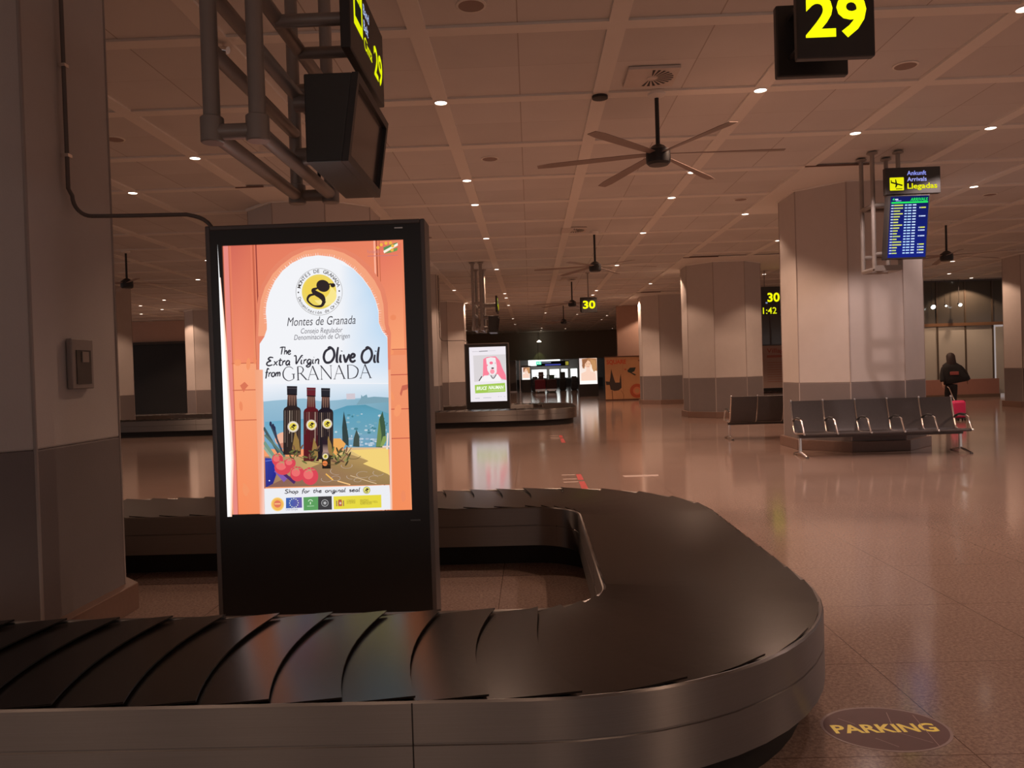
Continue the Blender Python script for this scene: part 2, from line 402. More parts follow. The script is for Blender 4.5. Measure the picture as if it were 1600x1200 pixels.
# (column, row, light on, cool)
LIT = [(0,0,0),(0,2,0),(0,3,0),(0,5,0),(2,0,0),(2,2,0),(2,3,0),(2,5,0),(3,1,1),(3,4,0),(3,9,0),(3,11,0),(4,1,1),(4,6,0),(5,3,1),(5,10,0),
       (-2,1,0),(-3,2,0),(2,-1,0),(3,-1,1),
       (-1,11,0),(-1,14,0),(-2,14,0),(0,12,0),(0,13,0),(0,15,0),(2,12,0),(2,13,0),(3,14,0),
       (-7,11,0),(-8,12,0),(-8,13,0),(-6,11,0),(-9,14,0),(-10,13,0),(-8,15,0),(1,18,0),(-2,18,0),(4,16,0),(6,15,0),(-2,-6,0),(-1,-6,0),(0,-6,0),(-3,-6,0),(1,-6,0),(3,20,0),(0,23,0),(1,26,0),(8,9,0),(9,11,0),(10,12,0),(10,13,0),(12,15,0),  # some by the back walls are added to brighten them
       (-6,5,0),(-5,8,0),(6,6,0),(7,4,0),(5,7,0),(-4,6,0),(-2,7,0),(2,8,0),(0,8,0),
       (5,-2,0),(7,0,0),(6,-4,0),(9,2,0),(3,-5,0)]  # unseen lamps off to the right, added to fill the floor
FAR = [(1,28),(1,31),(2,27),(4,28),(4,30),(-2,26),(-1,24),(3,22),(0,20),(2,19)]
proto = None; lampdata = {}
def add_light(x, y, cool, pw):
    key = (cool, pw)
    if key not in lampdata:
        ld = bpy.data.lights.new('downlight_beam', 'SPOT'); ld.spot_size = radians(128); ld.spot_blend = .22; ld.energy = pw
        ld.color = COOL if cool else WARM; ld.shadow_soft_size = .05; lampdata[key] = ld
    return lampdata[key]
order = ['nearest', 'second', 'third', 'fourth', 'fifth', 'sixth', 'seventh', 'eighth', 'ninth', 'tenth']
cnt = {}
allL = sorted([(c, r_, k_, 1) for c, r_, k_ in LIT]+[(c, r_, 0, 0) for c, r_ in FAR], key=lambda q: (q[1], q[0]))
for c_, r_, cool, beam in allL:
    x, y = X0+c_*DX, Y0+r_*DY
    if c_ in (2,) and r_ > 0: x -= .02
    cn = col_name(c_) if c_ in (-3,-2,0,2,3,4,5) else ('outer left part of the ceiling' if c_ < 0 else ('middle of the far ceiling' if c_ < 5 else 'outer right part of the ceiling'))
    cnt[cn] = cnt.get(cn, 0)+1
    n_ = cnt[cn]; lab = 'lit round downlight, %s from the camera in the %s' % (order[n_-1] if n_ <= 10 else ('eleventh', 'twelfth', 'thirteenth', 'fourteenth', 'fifteenth', 'sixteenth')[n_-11], cn)
    if proto is None:
        proto = thing('ceiling_downlight', (x, y, ZC), lab, 'ceiling light', 'round ceiling downlights')
        MB().lathe([(.085, 0), (.085, -.008), (.07, -.012)], n=24, cap=False).build('trim_ring', band_m, proto)
        MB().lathe([(.001, -.004), (.068, -.006)], n=24, cap=False).build('bulb', lamp_m, proto)
        t = proto
    else:
        t = proto.copy(); COL.objects.link(t); t.location = (x, y, ZC); t['label'] = lab
        for ch in lamp_parts:
            c2 = ch.copy(); COL.objects.link(c2); c2.parent = t
    if t is proto: lamp_parts = list(proto.children)
    if beam and True:
        lo = bpy.data.objects.new('downlight_beam', add_light(x, y, cool, LAMP_POWER*(.40 if r_ == -6 else 1.0))); COL.objects.link(lo)
        lo.parent = t; lo.location = (0, 0, -.03)
# one unlit lamp on the band right of the display row
t = thing('unlit_downlight', (X0+DX, Y0, ZC), 'dark unlit downlight hole in the ceiling band left of the nearest fan', 'ceiling light')
MB().lathe([(.09, -.001), (.09, -.03), (.07, -.035), (.02, -.036)], n=20).build('housing', offlamp_m, t)

# round ceiling speakers / detectors
speak_m = mat('perforated speaker grille', (.34, .25, .215), .7, var=.2, scale=200)
proto_s = None
for (x, y, lab) in ((-.41, 6.82, 'round ceiling speaker grille at the top edge above the large display'),
                    (4.07, 8.63, 'round ceiling speaker right of the hanging yellow 29 sign'),
                    (-.5, 11.7, 'round ceiling speaker beside the ceiling row over the display'),
                    (4.05, 15.22, 'small round ceiling speaker left of the large pillar with the bench'),
                    (-2.25, 18.16, 'round ceiling speaker just right of the top of the olive oil display'),
                    (8.9, 15.6, 'round ceiling speaker between right lamps and right fan'),
                    (-5.2, 10.1, 'small round ceiling speaker near the left lamp')):
    if proto_s is None:
        proto_s = thing('ceiling_speaker', (x, y, ZC+.024), lab, 'ceiling speaker', 'round ceiling speakers')
        MB().lathe([(.13, 0), (.13, -.01), (.11, -.014)], n=28, cap=False).build('rim', band_m, proto_s)
        MB().lathe([(.11, -.012), (.001, -.018)], n=28, cap=False).build('grille', speak_m, proto_s)
    else: copy_tree(proto_s, (x, y, ZC+.024), lab)

t = thing('ceiling_spotlight', (-2.73, 7.33, ZC), 'tiny chrome spotlight fixture on the ceiling left of the large pipe frame', 'spotlight')
MB().rod((0, 0, 0), (0, 0, -.06), .012, n=10).build('stem', chrome_m, t)
MB().rod((-.03, 0, -.05), (.05, -.02, -.075), .028, .034, n=16).build('head', chrome_m, t)
# swirl air diffusers
def diffuser(x, y, lab, a0):
    t = thing('air_diffuser', (x, y, ZC), lab, 'air vent', 'square swirl air diffusers')
    MB().box(-.27, .27, -.27, .27, -.012, .02).build('plate', mat('diffuser plate', (.74, .66, .6), .5), t, smooth=False, bevel=.004)
    mb = MB()
    for i in range(24):
        a = a0+2*pi*i/24
        if (i % 24) > 13: continue
        for q in (0,):
            a2 = a+.09
            mb.add([(.07*cos(a), .07*sin(a), -.0135), (.235*cos(a-.05), .235*sin(a-.05), -.0135), (.235*cos(a+.09), .235*sin(a+.09), -.0135), (.07*cos(a+.11), .07*sin(a+.11), -.0135)], [(0,3,2,1)])
    mb.build('slots', offlamp_m, t, smooth=False)
    mb = MB().lathe([(.05, -.012), (.05, -.02), (.02, -.024)], n=16); mb.build('hub', mat('diffuser plate', (1, 1, 1)), t)
diffuser(1.38, 8.62, 'square swirl air diffuser in the ceiling just above the nearest fan', -1.6)
diffuser(1.05, 17.8, 'square air diffuser beside the rod of the second ceiling fan', -1.6)
diffuser(1.4, 27.3, 'far square air diffuser beside the third fan rod', -1.6)

# ------------------------------------------------------------------ ceiling fans
def fan(x, y, zh, a0, lab):
    t = thing('ceiling_fan', (x, y, zh), lab, 'ceiling fan', 'ceiling fans on long black rods')
    MB().rod((0, 0, .1), (0, 0, ZC-zh-.0), .024).build('rod', fan_m, t)
    MB().lathe([(.10, ZC-zh+.02), (.10, ZC-zh-.02), (.04, ZC-zh-.05)], n=20).build('ceiling_plate', band_m, t)
    MB().lathe([(.03, .16), (.07, .14), (.10, .11), (.135, .09), (.14, .0), (.135, -.05), (.11, -.075), (.02, -.08)], n=28).build('motor', fan_m, t)
    for i in range(6):
        a = a0+i*pi/3; d = Vector((cos(a), sin(a), 0)); n = Vector((-sin(a), cos(a), 0))
        pts = []; R0, R1 = .13, 1.38
        vs = []; m = 8
        for j in range(m+1):
            q = j/m; rr = R0+(R1-R0)*q; w = .035+.035*q**.7 if q < .97 else .05; tw = .22*(1-q*.6)
            c = d*rr+Vector((0, 0, .045-.05*q))
            for s_, dz in ((-1, 0), (1, 0)):
                e = n*(w*s_); e.z = w*s_*tw
                vs.append(c+e)
        top = [v+Vector((0, 0, .006)) for v in vs]; k0 = len(vs)
        fs = []
        for j in range(m):
            a_, b_, c2, d2 = 2*j, 2*j+1, 2*j+3, 2*j+2
            fs += [(a_, b_, c2, d2), (a_+k0, d2+k0, c2+k0, b_+k0), (a_, d2, d2+k0, a_+k0), (b_, b_+k0, c2+k0, c2)]
        fs += [(0, k0, k0+1, 1), (2*m, 2*m+1, 2*m+1+k0, 2*m+k0)]
        MB().add(vs+top, fs).build('blade', blade_m, t)
    return t
fan(1.52, 9.15, 3.92, -.13, 'nearest ceiling fan with black motor and six long thin blades, top centre')
fan(1.53, 18.2, 3.84, .02, 'second ceiling fan behind the nearest one, above the small yellow 30 sign')
fan(1.50, 27.7, 3.82, .3, 'third ceiling fan in the centre row, left of the small yellow 30 sign')
fan(1.62, 37.7, 3.82, .1, 'farthest ceiling fan of the centre row')
fan(9.6, 18.6, 3.86, .25, 'ceiling fan at right beside the arrivals board')
fan(-9.36, 18.5, 3.86, .1, 'ceiling fan at left between nearest pillar and olive oil display')

# ------------------------------------------------------------------ baggage carousels
def rr_path(x0, x1, y0, y1, R):
    """closed rounded-rectangle centre line as list of (type, length, data) starting at near-left straight, running +x"""
    return [('s', (x0+R, y0), (1, 0), (x1-x0-2*R)), ('a', (x1-R, y0+R), -pi/2, R*pi/2), ('s', (x1, y0+R), (0, 1), (y1-y0-2*R)),
            ('a', (x1-R, y1-R), 0, R*pi/2), ('s', (x1-R, y1), (-1, 0), (x1-x0-2*R)), ('a', (x0+R, y1-R), pi/2, R*pi/2),
            ('s', (x0, y1-R), (0, -1), (y1-y0-2*R)), ('a', (x0+R, y0+R), pi, R*pi/2)]
def at_path(segs, R, s, off):
    """point at arc length s of the centre line, off metres outwards"""
    tot = sum(q[3] for q in segs); s %= tot
    for q in segs:
        if s <= q[3]+1e-9: break
        s -= q[3]
    if q[0] == 's':
        d = q[2]; n = (d[1], -d[0])
        return (q[1][0]+d[0]*s+n[0]*off, q[1][1]+d[1]*s+n[1]*off)
    a = q[2]+s/R
    return (q[1][0]+(R+off)*cos(a), q[1][1]+(R+off)*sin(a))
def ring_mesh(mb, segs, R, prof, s0=None, s1=None, step=.12, closed=True):
    """sweep a profile [(offset, z)...] along the loop"""
    tot = sum(q[3] for q in segs)
    ss = []; acc = 0
    for q in segs:
        if q[0] == 's': ss.append(acc)
        else:
            n = 14
            for i in range(n): ss.append(acc+q[3]*i/n)
        acc += q[3]
    if s0 is not None: ss = [s0]+[s for s in ss if s0 < s < s1]+[s1]
    vs = []; fs = []; k = len(prof)
    for s in ss:
        for o, z in prof:
            x, y = at_path(segs, R, s, o); vs.append((x, y, z))
    n = len(ss)
    for i in range(n if s0 is None else n-1):
        j = (i+1) % n
        for m in range(k-1): fs.append((i*k+m, j*k+m, j*k+m+1, i*k+m+1))
    if s0 is not None: fs += [tuple(range(k-1, -1, -1)), tuple(range((n-1)*k, n*k))]
    mb.add(vs, fs)
def plate(mb, segs, R, s, L, shift=0):
    nv = 10; nu = 3; th = .007
    g = lambda v: .025*v-.26*v*(1-v)
    top = []
    for i in range(nu+1):
        u = i/nu
        for j in range(nv+1):
            v = j/nv
            x, y = at_path(segs, R, s+u*(L+.035)+g(v), (v-.5)*.975)
            z = .452+u*.019+.004*abs(2*v-1)**3*u
            top.append((x, y, z+th))
    bot = [(x, y, z-th) for x, y, z in top]; K = len(top); fs = []
    for i in range(nu):
        for j in range(nv):
            a = i*(nv+1)+j; b = a+1; c = a+nv+2; d = a+nv+1
            fs += [(a, d, c, b), (a+K, b+K, c+K, d+K)]
    for i in range(nu):
        a = i*(nv+1); d = a+nv+1; fs.append((a, a+K, d+K, d)); a += nv; d += nv; fs.append((a, d, d+K, a+K))
    for j in range(nv):
        a = j; b = j+1; fs.append((a, b, b+K, a+K)); a += nu*(nv+1); b += nu*(nv+1); fs.append((a, a+K, b+K, b))
    mb.add(top+bot, fs)
def carousel(cx0, cy0, label, near):
    t = thing('baggage_carousel', (cx0, cy0, 0), label, 'baggage carousel', 'airport baggage carousels')
    x0, x1, y0, y1 = -19.1-cx0, .83-cx0+(0), -1.87, 1.87
    R = .87
    segs = rr_path(x0, x1, y0, y1, R); tot = sum(q[3] for q in segs)
    # steel aprons outside and inside, with a lip, a shallow groove and a folded foot
    for nm, sg in (('outer_apron', 1), ('inner_apron', -1)):
        o = .5*sg
        pr = [(o-.012*sg, .466), (o, .470), (o+.006*sg, .462), (o+.006*sg, .330), (o+.001*sg, .327), (o+.001*sg, .323), (o+.006*sg, .320), (o+.006*sg, .165), (o-.02*sg, .160), (o-.03*sg, .44), (o-.012*sg, .466)]
        if sg < 0: pr = pr[::-1]
        mb = MB(); ring_mesh(mb, segs, R, pr); mb.build(nm, steel_m, t, ang=30)
    mb = MB()
    for sg in (1, -1):   # upright panel joints in the steel
        acc = 0
        for s in [8.6+2.3*i for i in range(30)]:
            if s > tot: break
            p = Vector((*at_path(segs, R, s, .5065*sg), 0)); q = Vector((*at_path(segs, R, s+.005, .5065*sg), 0)); p2 = Vector((*at_path(segs, R, s, .495*sg), 0)); q2 = Vector((*at_path(segs, R, s+.005, .495*sg), 0))
            A = [p, q, q2, p2]
            mb.hexa([(*v.xy, .166) for v in A]+[(*v.xy, .464) for v in A])
    tag(mb.build('panel_joint', dark_m, t, smooth=False))
    for nm, a, b in (('outer_plinth', .36, .40), ('inner_plinth', -.40, -.36)):
        mb = MB(); ring_mesh(mb, segs, R, [(a, 0), (b, 0), (b, .40), (a, .40), (a, 0)]); mb.build(nm, dark_m, t, ang=30)
    mb = MB(); ring_mesh(mb, segs, R, [(-.485, .40), (.485, .40), (.485, .436), (-.485, .436), (-.485, .40)]); mb.build('belt_deck', dark_m, t, ang=30)
    n = round(tot/.247); L = tot/n
    rest = MB()
    if near:
        idx = [k for k in range(n)]
        def vis(k):
            x, y = at_path(segs, R, k*L, 0); return x+cx0 > (-3.6 if y < 0 else -7.2)
        shown = [k for k in idx if vis(k)]
        for k in idx:
            if k in shown:
                mb = MB(); plate(mb, segs, R, k*L+.005, L); mb.build('belt_plate', rubber_m, t, ang=50)
            else: plate(rest, segs, R, k*L+.03, L)
        tag(rest.build('belt_plates', rubber_m, t, ang=50), kind='stuff')
    else:
        for k in range(n): plate(rest, segs, R, k*L, L)
        tag(rest.build('belt_plates', rubber_m, t, ang=50), kind='stuff')
    return t
carousel(-4.0, 5.0, 'nearest baggage carousel with overlapping black plates and brushed steel sides, in the foreground', True)
carousel(-4.0, 25.04, 'distant baggage carousel with steel side, curving behind the olive oil display', False)

# far third carousel behind the pillar
t = thing('baggage_carousel', (9.9, 30.6, 0), 'carousel end seen through the gap left of the bench pillar, far away', 'baggage carousel', 'airport baggage carousels')
sg = rr_path(-2.6, 2.6, -.95, .95, .87)
mb = MB(); ring_mesh(mb, sg, .87, [(.47, .47), (.5, .47), (.506, .32), (.506, .165), (.47, .165), (.47, .47)]); mb.build('outer_apron', steel_m, t, ang=30)
mb = MB(); ring_mesh(mb, sg, .87, [(-.5, 0), (.4, 0), (.4, .44), (-.5, .44), (-.5, 0)]); mb.build('outer_plinth', dark_m, t, ang=30)
mb = MB(); n_ = round(sum(q[3] for q in sg)/.247)
for k_ in range(n_): plate(mb, sg, .87, k_*sum(q[3] for q in sg)/n_, sum(q[3] for q in sg)/n_)
tag(mb.build('belt_plates', rubber_m, t), kind='stuff')

# ------------------------------------------------------------------ lit advertising displays
glassblack_m = mat('black bezel glass', (.026, .023, .022), .28, var=.03)
frame_m = mat('anthracite display frame', (.15, .13, .125), .42, .3, var=.05)
def display(x0, x1, y, H, sx0, sx1, sz0, sz1, label, depth=.22):
    cx = (x0+x1)/2
    t = thing('advertising_display', (cx, y, 0), label, 'advertising display', 'free-standing lit advertising displays')
    a, b = x0-cx, x1-cx; u, v = sx0-cx, sx1-cx; f = .028
    mb = MB()
    mb.box(a, a+f, 0, depth, .02, H).box(b-f, b, 0, depth, .02, H).box(a+f, b-f, 0, depth, H-f, H).box(a+f, b-f, .03, depth, .02, H-f)
    mb.build('cabinet', frame_m, t, smooth=False, bevel=.006)
    mb = MB(); y0, y1 = .006, .029
    mb.box(a+f, u, y0, y1, sz0, H-f).box(v, b-f, y0, y1, sz0, H-f).box(u, v, y0, y1, sz1, H-f).box(a+f, b-f, y0, y1, .03, sz0)
    mb.build('bezel', glassblack_m, t, smooth=False)
    mb = MB().box(a+.03, b-.03, .03, depth-.03, 0, .03); mb.build('base_plate', dark_m, t, smooth=False)
    return t
# --- nearest display
DYF = 4.86
disp = display(-1.966, -.618, DYF, 2.50, -1.866, -.752, .726, 2.378, 'large black-framed display glowing with an olive oil poster, nearest to the camera')
MB().box(.49, .54, -.001, .004, 2.445, 2.452).build('lock', chrome_m, disp, smooth=False)
MB().box(.53, .59, .003, .0055, .660, .668).build('maker_plate', mat('small metal plate', (.2, .19, .18), .3, 1), disp, smooth=False)

art = Art((-1.866, DYF+.022, .726), (1, 0, 0), (0, 0, 1))
def Lp(px, py):
    p = ony(px, py, DYF); return (p.x+1.866, p.z-.726)
def Z4(*pts): return [Lp(320+x/4.2105, 340+y/4.2105) for x, y in pts]
def Z5(*pts): return [Lp(320+x/4.2105, 580+y/4.2105) for x, y in pts]
def Z8(*pts): return [Lp(400+x/7.059, 600+y/7.059) for x, y in pts]
PWd, PHt = 1.114, 1.652
ORA = (238, 140, 108); ORD = (222, 108, 86); ORL = (250, 172, 140)
art.rect(0, 0, PWd, PHt, [(244, 150, 112), (240, 140, 104), (228, 120, 98), (222, 110, 96)])
# ochre wall reliefs: outer strips and panels
def seg(pts, c): art.poly(pts, c)
seg([(0.02, 0), (.20, 0), (.20, .93), (.02, .93)], [(244, 130, 92), (238, 132, 100), (242, 150, 122), (246, 150, 120)])
seg([(.05, .93), (.17, .93), (.17, PHt), (.05, PHt)], [(240, 132, 110), (238, 128, 104), (214, 104, 90), (206, 96, 90)])
seg([(.955, 0), (PWd-.01, 0), (PWd-.01, .95), (.955, .95)], [(238, 128, 90), (240, 130, 94), (236, 138, 112), (234, 136, 110)])
seg([(.96, .98), (PWd-.015, .98), (PWd-.015, PHt-.02), (.96, PHt-.02)], [(244, 146, 114), (246, 150, 116), (226, 110, 96), (222, 104, 96)])
for (x, w, c) in ((.205, .008, (150, 66, 58)), (.187, .012, (196, 92, 76)), (.02, .03, (226, 126, 130)), (.948, .006, (150, 70, 52)), (.935, .010, (250, 176, 150)), (.965, .004, (190, 92, 70)), (.036, .006, (205, 100, 84))):
    art.stroke([(x, 0), (x, PHt)], w, c, sm=False)
for q in ((.03, .93, .20), (.03, .765, .2), (.03, .58, .2)): art.stroke([(q[0], q[1]), (q[2], q[1])], .006, (200, 100, 80), sm=False)
for y_ in (.985, .83, .62, .44): art.stroke([(.955, y_), (PWd, y_)], .005, (186, 86, 70), sm=False)
for k_ in range(12):   # mottled plaster
    x = random.choice([random.uniform(.05, .18), random.uniform(.965, 1.10)]); y = random.uniform(.05, 1.6); c = random.choice([(242, 142, 108), (234, 128, 98), (240, 138, 104)])
    art.disc(x, y, random.uniform(.01, .025), random.uniform(.015, .05), c, n=9, rot=random.uniform(-.6, .6))
art.poly(Z5((1280, 150), (1295, 95), (1340, 85), (1330, 120), (1300, 128), (1290, 165)), (198, 96, 84))
art.poly(Z5((225, 95), (255, 70), (280, 95), (262, 115), (250, 140)), (214, 108, 88))
# horseshoe arch: outer band
arch_out = [(330, 800), (335, 600), (345, 520), (370, 440), (420, 350), (480, 285), (560, 225), (650, 190), (740, 178), (830, 185), (920, 205), (1000, 245), (1080, 315), (1140, 395), (1180, 470), (1200, 560), (1205, 700)]
art.poly(Z4(*arch_out, (1222, 760), (1215, 1095), (340, 1095)), (226, 122, 104))
art.poly(Z4((345, 780), (352, 620), (362, 540), (390, 455), (440, 370), (500, 308), (575, 252), (655, 215), (745, 202), (835, 208), (910, 230), (985, 272), (1055, 338), (1112, 410), (1152, 485), (1172, 570), (1180, 700), (1190, 740)), (240, 150, 126))
# plaster teeth and white field
inner = [(352, 1095), (355, 830), (385, 785), (402, 735), (402, 690), (395, 620), (400, 560), (420, 490), (455, 415), (505, 348), (570, 295), (650, 258), (740, 245), (830, 255), (905, 285), (975, 335), (1035, 395), (1085, 465), (1120, 540), (1140, 610), (1142, 690), (1165, 745), (1198, 785), (1205, 1095)]
for i in range(4, 22):
    a, b = Vector(inner[i]), Vector(inner[i+1])
    m_ = max(2, int((b-a).length/14))
    for j in range(m_):
        p = a+(b-a)*(j/m_); d = (p-Vector((770, 640))).normalized()
        art.poly(Z4(tuple(p+Vector((-d.y, d.x))*4), tuple(p-Vector((-d.y, d.x))*4), tuple(p+d*17-Vector((-d.y, d.x))*2), tuple(p+d*17+Vector((-d.y, d.x))*2)), random.choice([(250, 196, 180), (246, 178, 160), (252, 214, 200)]), lift=False)
WHT = (236, 238, 243)
def field_col(p):
    x = p[0]; y = p[1]; k = max(0, min(1, (x-850)/350))*max(0, min(1, 1-abs(y-650)/700))
    return (int(238-50*k), int(239-24*k), int(243-6*k))
ip = inner
art.poly(Z4(*ip), (238, 239, 243))
for (pp, cc_) in ((((880, 300), (965, 330), (1030, 395), (880, 470)), (0, .5, .8, 0)), (((880, 470), (1030, 395), (1085, 470), (1120, 545), (1138, 620), (1140, 690), (880, 690)), (0, .8, 1, 1, 1, 1, 0)), (((880, 690), (1140, 690), (1163, 748), (1196, 790), (1202, 940), (880, 940)), (0, 1, 1, 1, .8, 0)), (((880, 940), (1202, 940), (1204, 1090), (880, 1090)), (0, .8, .3, 0))):
    art.poly(Z4(*pp), [tuple(int(a+(b-a)*q) for a, b in zip((238, 239, 243), (192, 216, 238))) for q in cc_])
# --- landscape photograph (bottom)
P8 = lambda *p: Z8(*p)
art.poly(P8((60, 0), (1465, 0), (1470, 250), (75, 250)), [(236, 238, 244), (214, 226, 238), (170, 200, 222), (200, 216, 230)])
art.poly(P8((72, 195), (200, 182), (300, 175), (520, 160), (700, 190), (900, 178), (990, 165), (1100, 160), (1250, 150), (1465, 165), (1485, 720), (85, 720)), [(150, 186, 206)]*8+[(132, 172, 196), (120, 164, 182), (100, 150, 176), (110, 160, 190)])
art.poly(P8((990, 108), (1085, 104), (1088, 168), (992, 172)), (206, 196, 204))
art.poly(P8((1150, 160), (1156, 118), (1170, 140), (1215, 116), (1225, 150), (1300, 140), (1460, 150), (1460, 200), (1100, 230)), (124, 160, 176))
art.poly(P8((90, 420), (600, 380), (1000, 240), (1200, 230), (1465, 330), (1480, 560), (90, 560)), [(108, 168, 196), (96, 158, 186), (86, 150, 176), (84, 146, 168), (96, 158, 180), (110, 160, 178), (118, 170, 196)])
for k_ in range(60):
    x = random.uniform(860, 1460); y = random.uniform(330, 670); art.disc(*P8((x, y))[0], random.uniform(.004, .014), random.uniform(.003, .008), random.choice([(150, 184, 200), (70, 126, 140), (120, 166, 180), (190, 206, 214)]), n=7)
for k_ in range(30):
    x = random.uniform(1020, 1330); y = random.uniform(600, 690); art.disc(*P8((x, y))[0], random.uniform(.006, .016), .006, random.choice([(190, 204, 216), (160, 180, 200)]), n=6)
# table
art.poly(P8((1000, 700), (1460, 700), (1475, 1050), (100, 1140), (95, 800), (860, 800)), [(214, 178, 140), (226, 190, 140), (236, 202, 122), (150, 110, 90), (160, 120, 100), (210, 170, 110)])
art.poly(P8((1000, 760), (1250, 850), (1475, 1010), (1480, 1110), (110, 1140), (400, 1000), (700, 880)), [(170, 140, 96), (176, 144, 90), (160, 132, 84), (150, 122, 80), (132, 92, 84), (140, 100, 84), (150, 118, 80)])
art.poly(P8((1040, 730), (1460, 712), (1470, 1000), (1180, 880), (1240, 850)), (238, 206, 120))
for (cx_, cy_, rr_) in ((900, 960, 80), (1060, 1020, 60), (1180, 1000, 70), (1300, 1040, 55), (1000, 900, 60), (1350, 980, 60), (780, 1050, 60), (1120, 1060, 40), (880, 1040, 50)):
    x, y = P8((cx_, cy_))[0]; art.ring(x, y, rr_/1790, .003, (190, 172, 160), a0=random.uniform(0, 3), a1=random.uniform(4, 7), ry=.5)
art.stroke(P8((770, 990), (850, 1060)), .008, (240, 170, 90)); art.stroke(P8((900, 1070), (1040, 1110)), .007, (246, 196, 130)); art.stroke(P8((1040, 1010), (1330, 1100)), .004, (220, 190, 150))
# cypresses
for pts, c in (([(968, 300), (1000, 450), (1022, 600), (1022, 686), (955, 650), (950, 480)], (52, 66, 66)), ([(1108, 500), (1140, 580), (1142, 694), (1070, 690), (1078, 600)], (66, 78, 72)), ([(1397, 300), (1428, 470), (1430, 600), (1400, 700), (1322, 696), (1345, 520), (1365, 370)], (62, 88, 66)), ([(1360, 370), (1385, 560), (1380, 690), (1325, 692), (1345, 500)], (110, 134, 78)), ([(1400, 580), (1435, 570), (1440, 620), (1400, 690), (1370, 690)], (134, 158, 88))):
    art.poly(P8(*pts), c)
art.stroke(P8((1455, 540), (1445, 720)), .01, (228, 216, 206)); art.rect(*P8((1395, 700))[0], *P8((1478, 680))[0], (226, 206, 200))
# breads
art.disc(*P8((320, 610))[0], .062, .045, (232, 176, 150)); art.poly(P8((855, 600), (930, 600), (990, 660), (960, 720), (870, 790), (850, 700)), (232, 156, 92)); art.poly(P8((250, 660), (330, 640), (330, 720), (260, 700)), (196, 120, 110))
# asparagus and leek
for a_, b_, w_, c_ in (((85, 480), (250, 760), .016, (70, 90, 96)), ((160, 440), (300, 770), .012, (60, 70, 84)), ((90, 640), (200, 800), .02, (120, 150, 130)), ((100, 560), (320, 800), .014, (96, 120, 110)), ((205, 480), (240, 640), .010, (56, 60, 80)), ((92, 700), (190, 830), .014, (150, 170, 150))):
    art.stroke(P8(a_, b_), w_, c_)
for (x, y) in ((163, 440), (205, 490), (190, 465)): art.disc(*P8((x, y))[0], .008, .016, (44, 48, 74), n=10)
# blue pot and aubergine
art.poly(P8((100, 815), (170, 820), (205, 900), (225, 1000), (190, 1100), (110, 1140)), [(52, 66, 160), (44, 56, 150), (40, 50, 150), (36, 40, 140), (48, 44, 120), (50, 50, 130)])
art.stroke(P8((105, 850), (180, 840)), .006, (90, 110, 200)); art.stroke(P8((215, 950), (330, 1060)), [.02, .034], (128, 92, 170)); art.stroke(P8((300, 980), (430, 1090)), .018, (76, 44, 96)); art.disc(*P8((150, 1065))[0], .004, .004, (240, 240, 250), n=8)
# bottles
def bottle(x, top, w, bot, c1, c2, cap):
    n_ = w*.58
    art.poly(P8((x-w, top+270), (x-w*.9, top+245), (x-n_, top+225), (x-n_*.88, top+90), (x+n_*.88, top+90), (x+n_, top+225), (x+w*.9, top+245), (x+w, top+270), (x+w, bot), (x-w, bot)), [c1, c1, c1, (120, 84, 72), (110, 78, 70), c1, c1, c2, c2, c1])
    art.poly(P8((x-n_*1.02, top), (x+n_*1.02, top+2), (x+n_*.98, top+92), (x-n_*.98, top+92)), cap)
    art.stroke(P8((x-n_, top+92), (x+n_, top+96)), .006, (20, 16, 20), sm=False); art.stroke(P8((x-n_, top+24), (x+n_, top+26)), .003, (90, 84, 88), sm=False)
    for k_ in range(7):
        q = x-w*.8+w*1.6*k_/6
        art.stroke(P8((q, top+270), (q+random.uniform(-4, 4), random.uniform(top+400, bot-60))), random.choice([.003, .005, .002]), random.choice([(150, 128, 112), (120, 100, 92), (176, 158, 140), (70, 56, 50)]), sm=False)
        if k_ % 2: art.stroke(P8((x-n_*.7+n_*1.4*k_/6, top+110), (x-n_*.7+n_*1.4*k_/6, top+215)), .003, (150, 116, 96), sm=False)
    art.poly(P8((x+w*.35, bot-260), (x+w*.8, bot-160), (x+w*.95, bot-40), (x, bot-60)), (150, 118, 66))
bottle(400, 22, 96, 780, (44, 34, 34), (62, 48, 40), (40, 36, 42))
bottle(612, 38, 84, 850, (92, 26, 32), (70, 30, 34), (104, 36, 44))
bottle(772, 44, 84, 830, (34, 26, 34), (50, 40, 40), (40, 38, 44))
def seal(cx, cy, r):
    x, y = P8((cx, cy))[0]
    art.disc(x, y, r, r, (238, 226, 208)); art.ring(x, y, r*.9, r*.05, (120, 104, 96)); art.disc(x, y, r*.7, r*.7, (226, 206, 78))
    glyph(x, y, r*.62)
def glyph(x, y, r, c=(38, 30, 30)):
    """the slanted bold looped letter g of the seal"""
    R_ = -.45
    def q(a, b): return (x+r*(a*cos(R_)-b*sin(R_)), y+r*(a*sin(R_)+b*cos(R_)))
    art.disc(*q(.06, .42), r*.42, r*.36, c, rot=R_)
    art.disc(*q(.60, .70), r*.15, r*.13, c, n=12); art.stroke([q(.3, .6), q(.45, .72), q(.62, .72)], r*.09, c)
    art.stroke([q(-.20, .15), q(-.40, -.05), q(-.22, -.16), q(.25, -.22), q(.50, -.42)], [r*.10, r*.2, r*.3, r*.34, r*.2], c)
    art.stroke([q(.50, -.38), q(.46, -.74), q(.02, -.92), q(-.44, -.78), q(-.46, -.46), q(-.14, -.22)], [r*.24, r*.16, r*.09, r*.12, r*.16, r*.1], c)
for s_ in ((415, 470, .034), (618, 450, .032), (792, 438, .030)): seal(*s_)
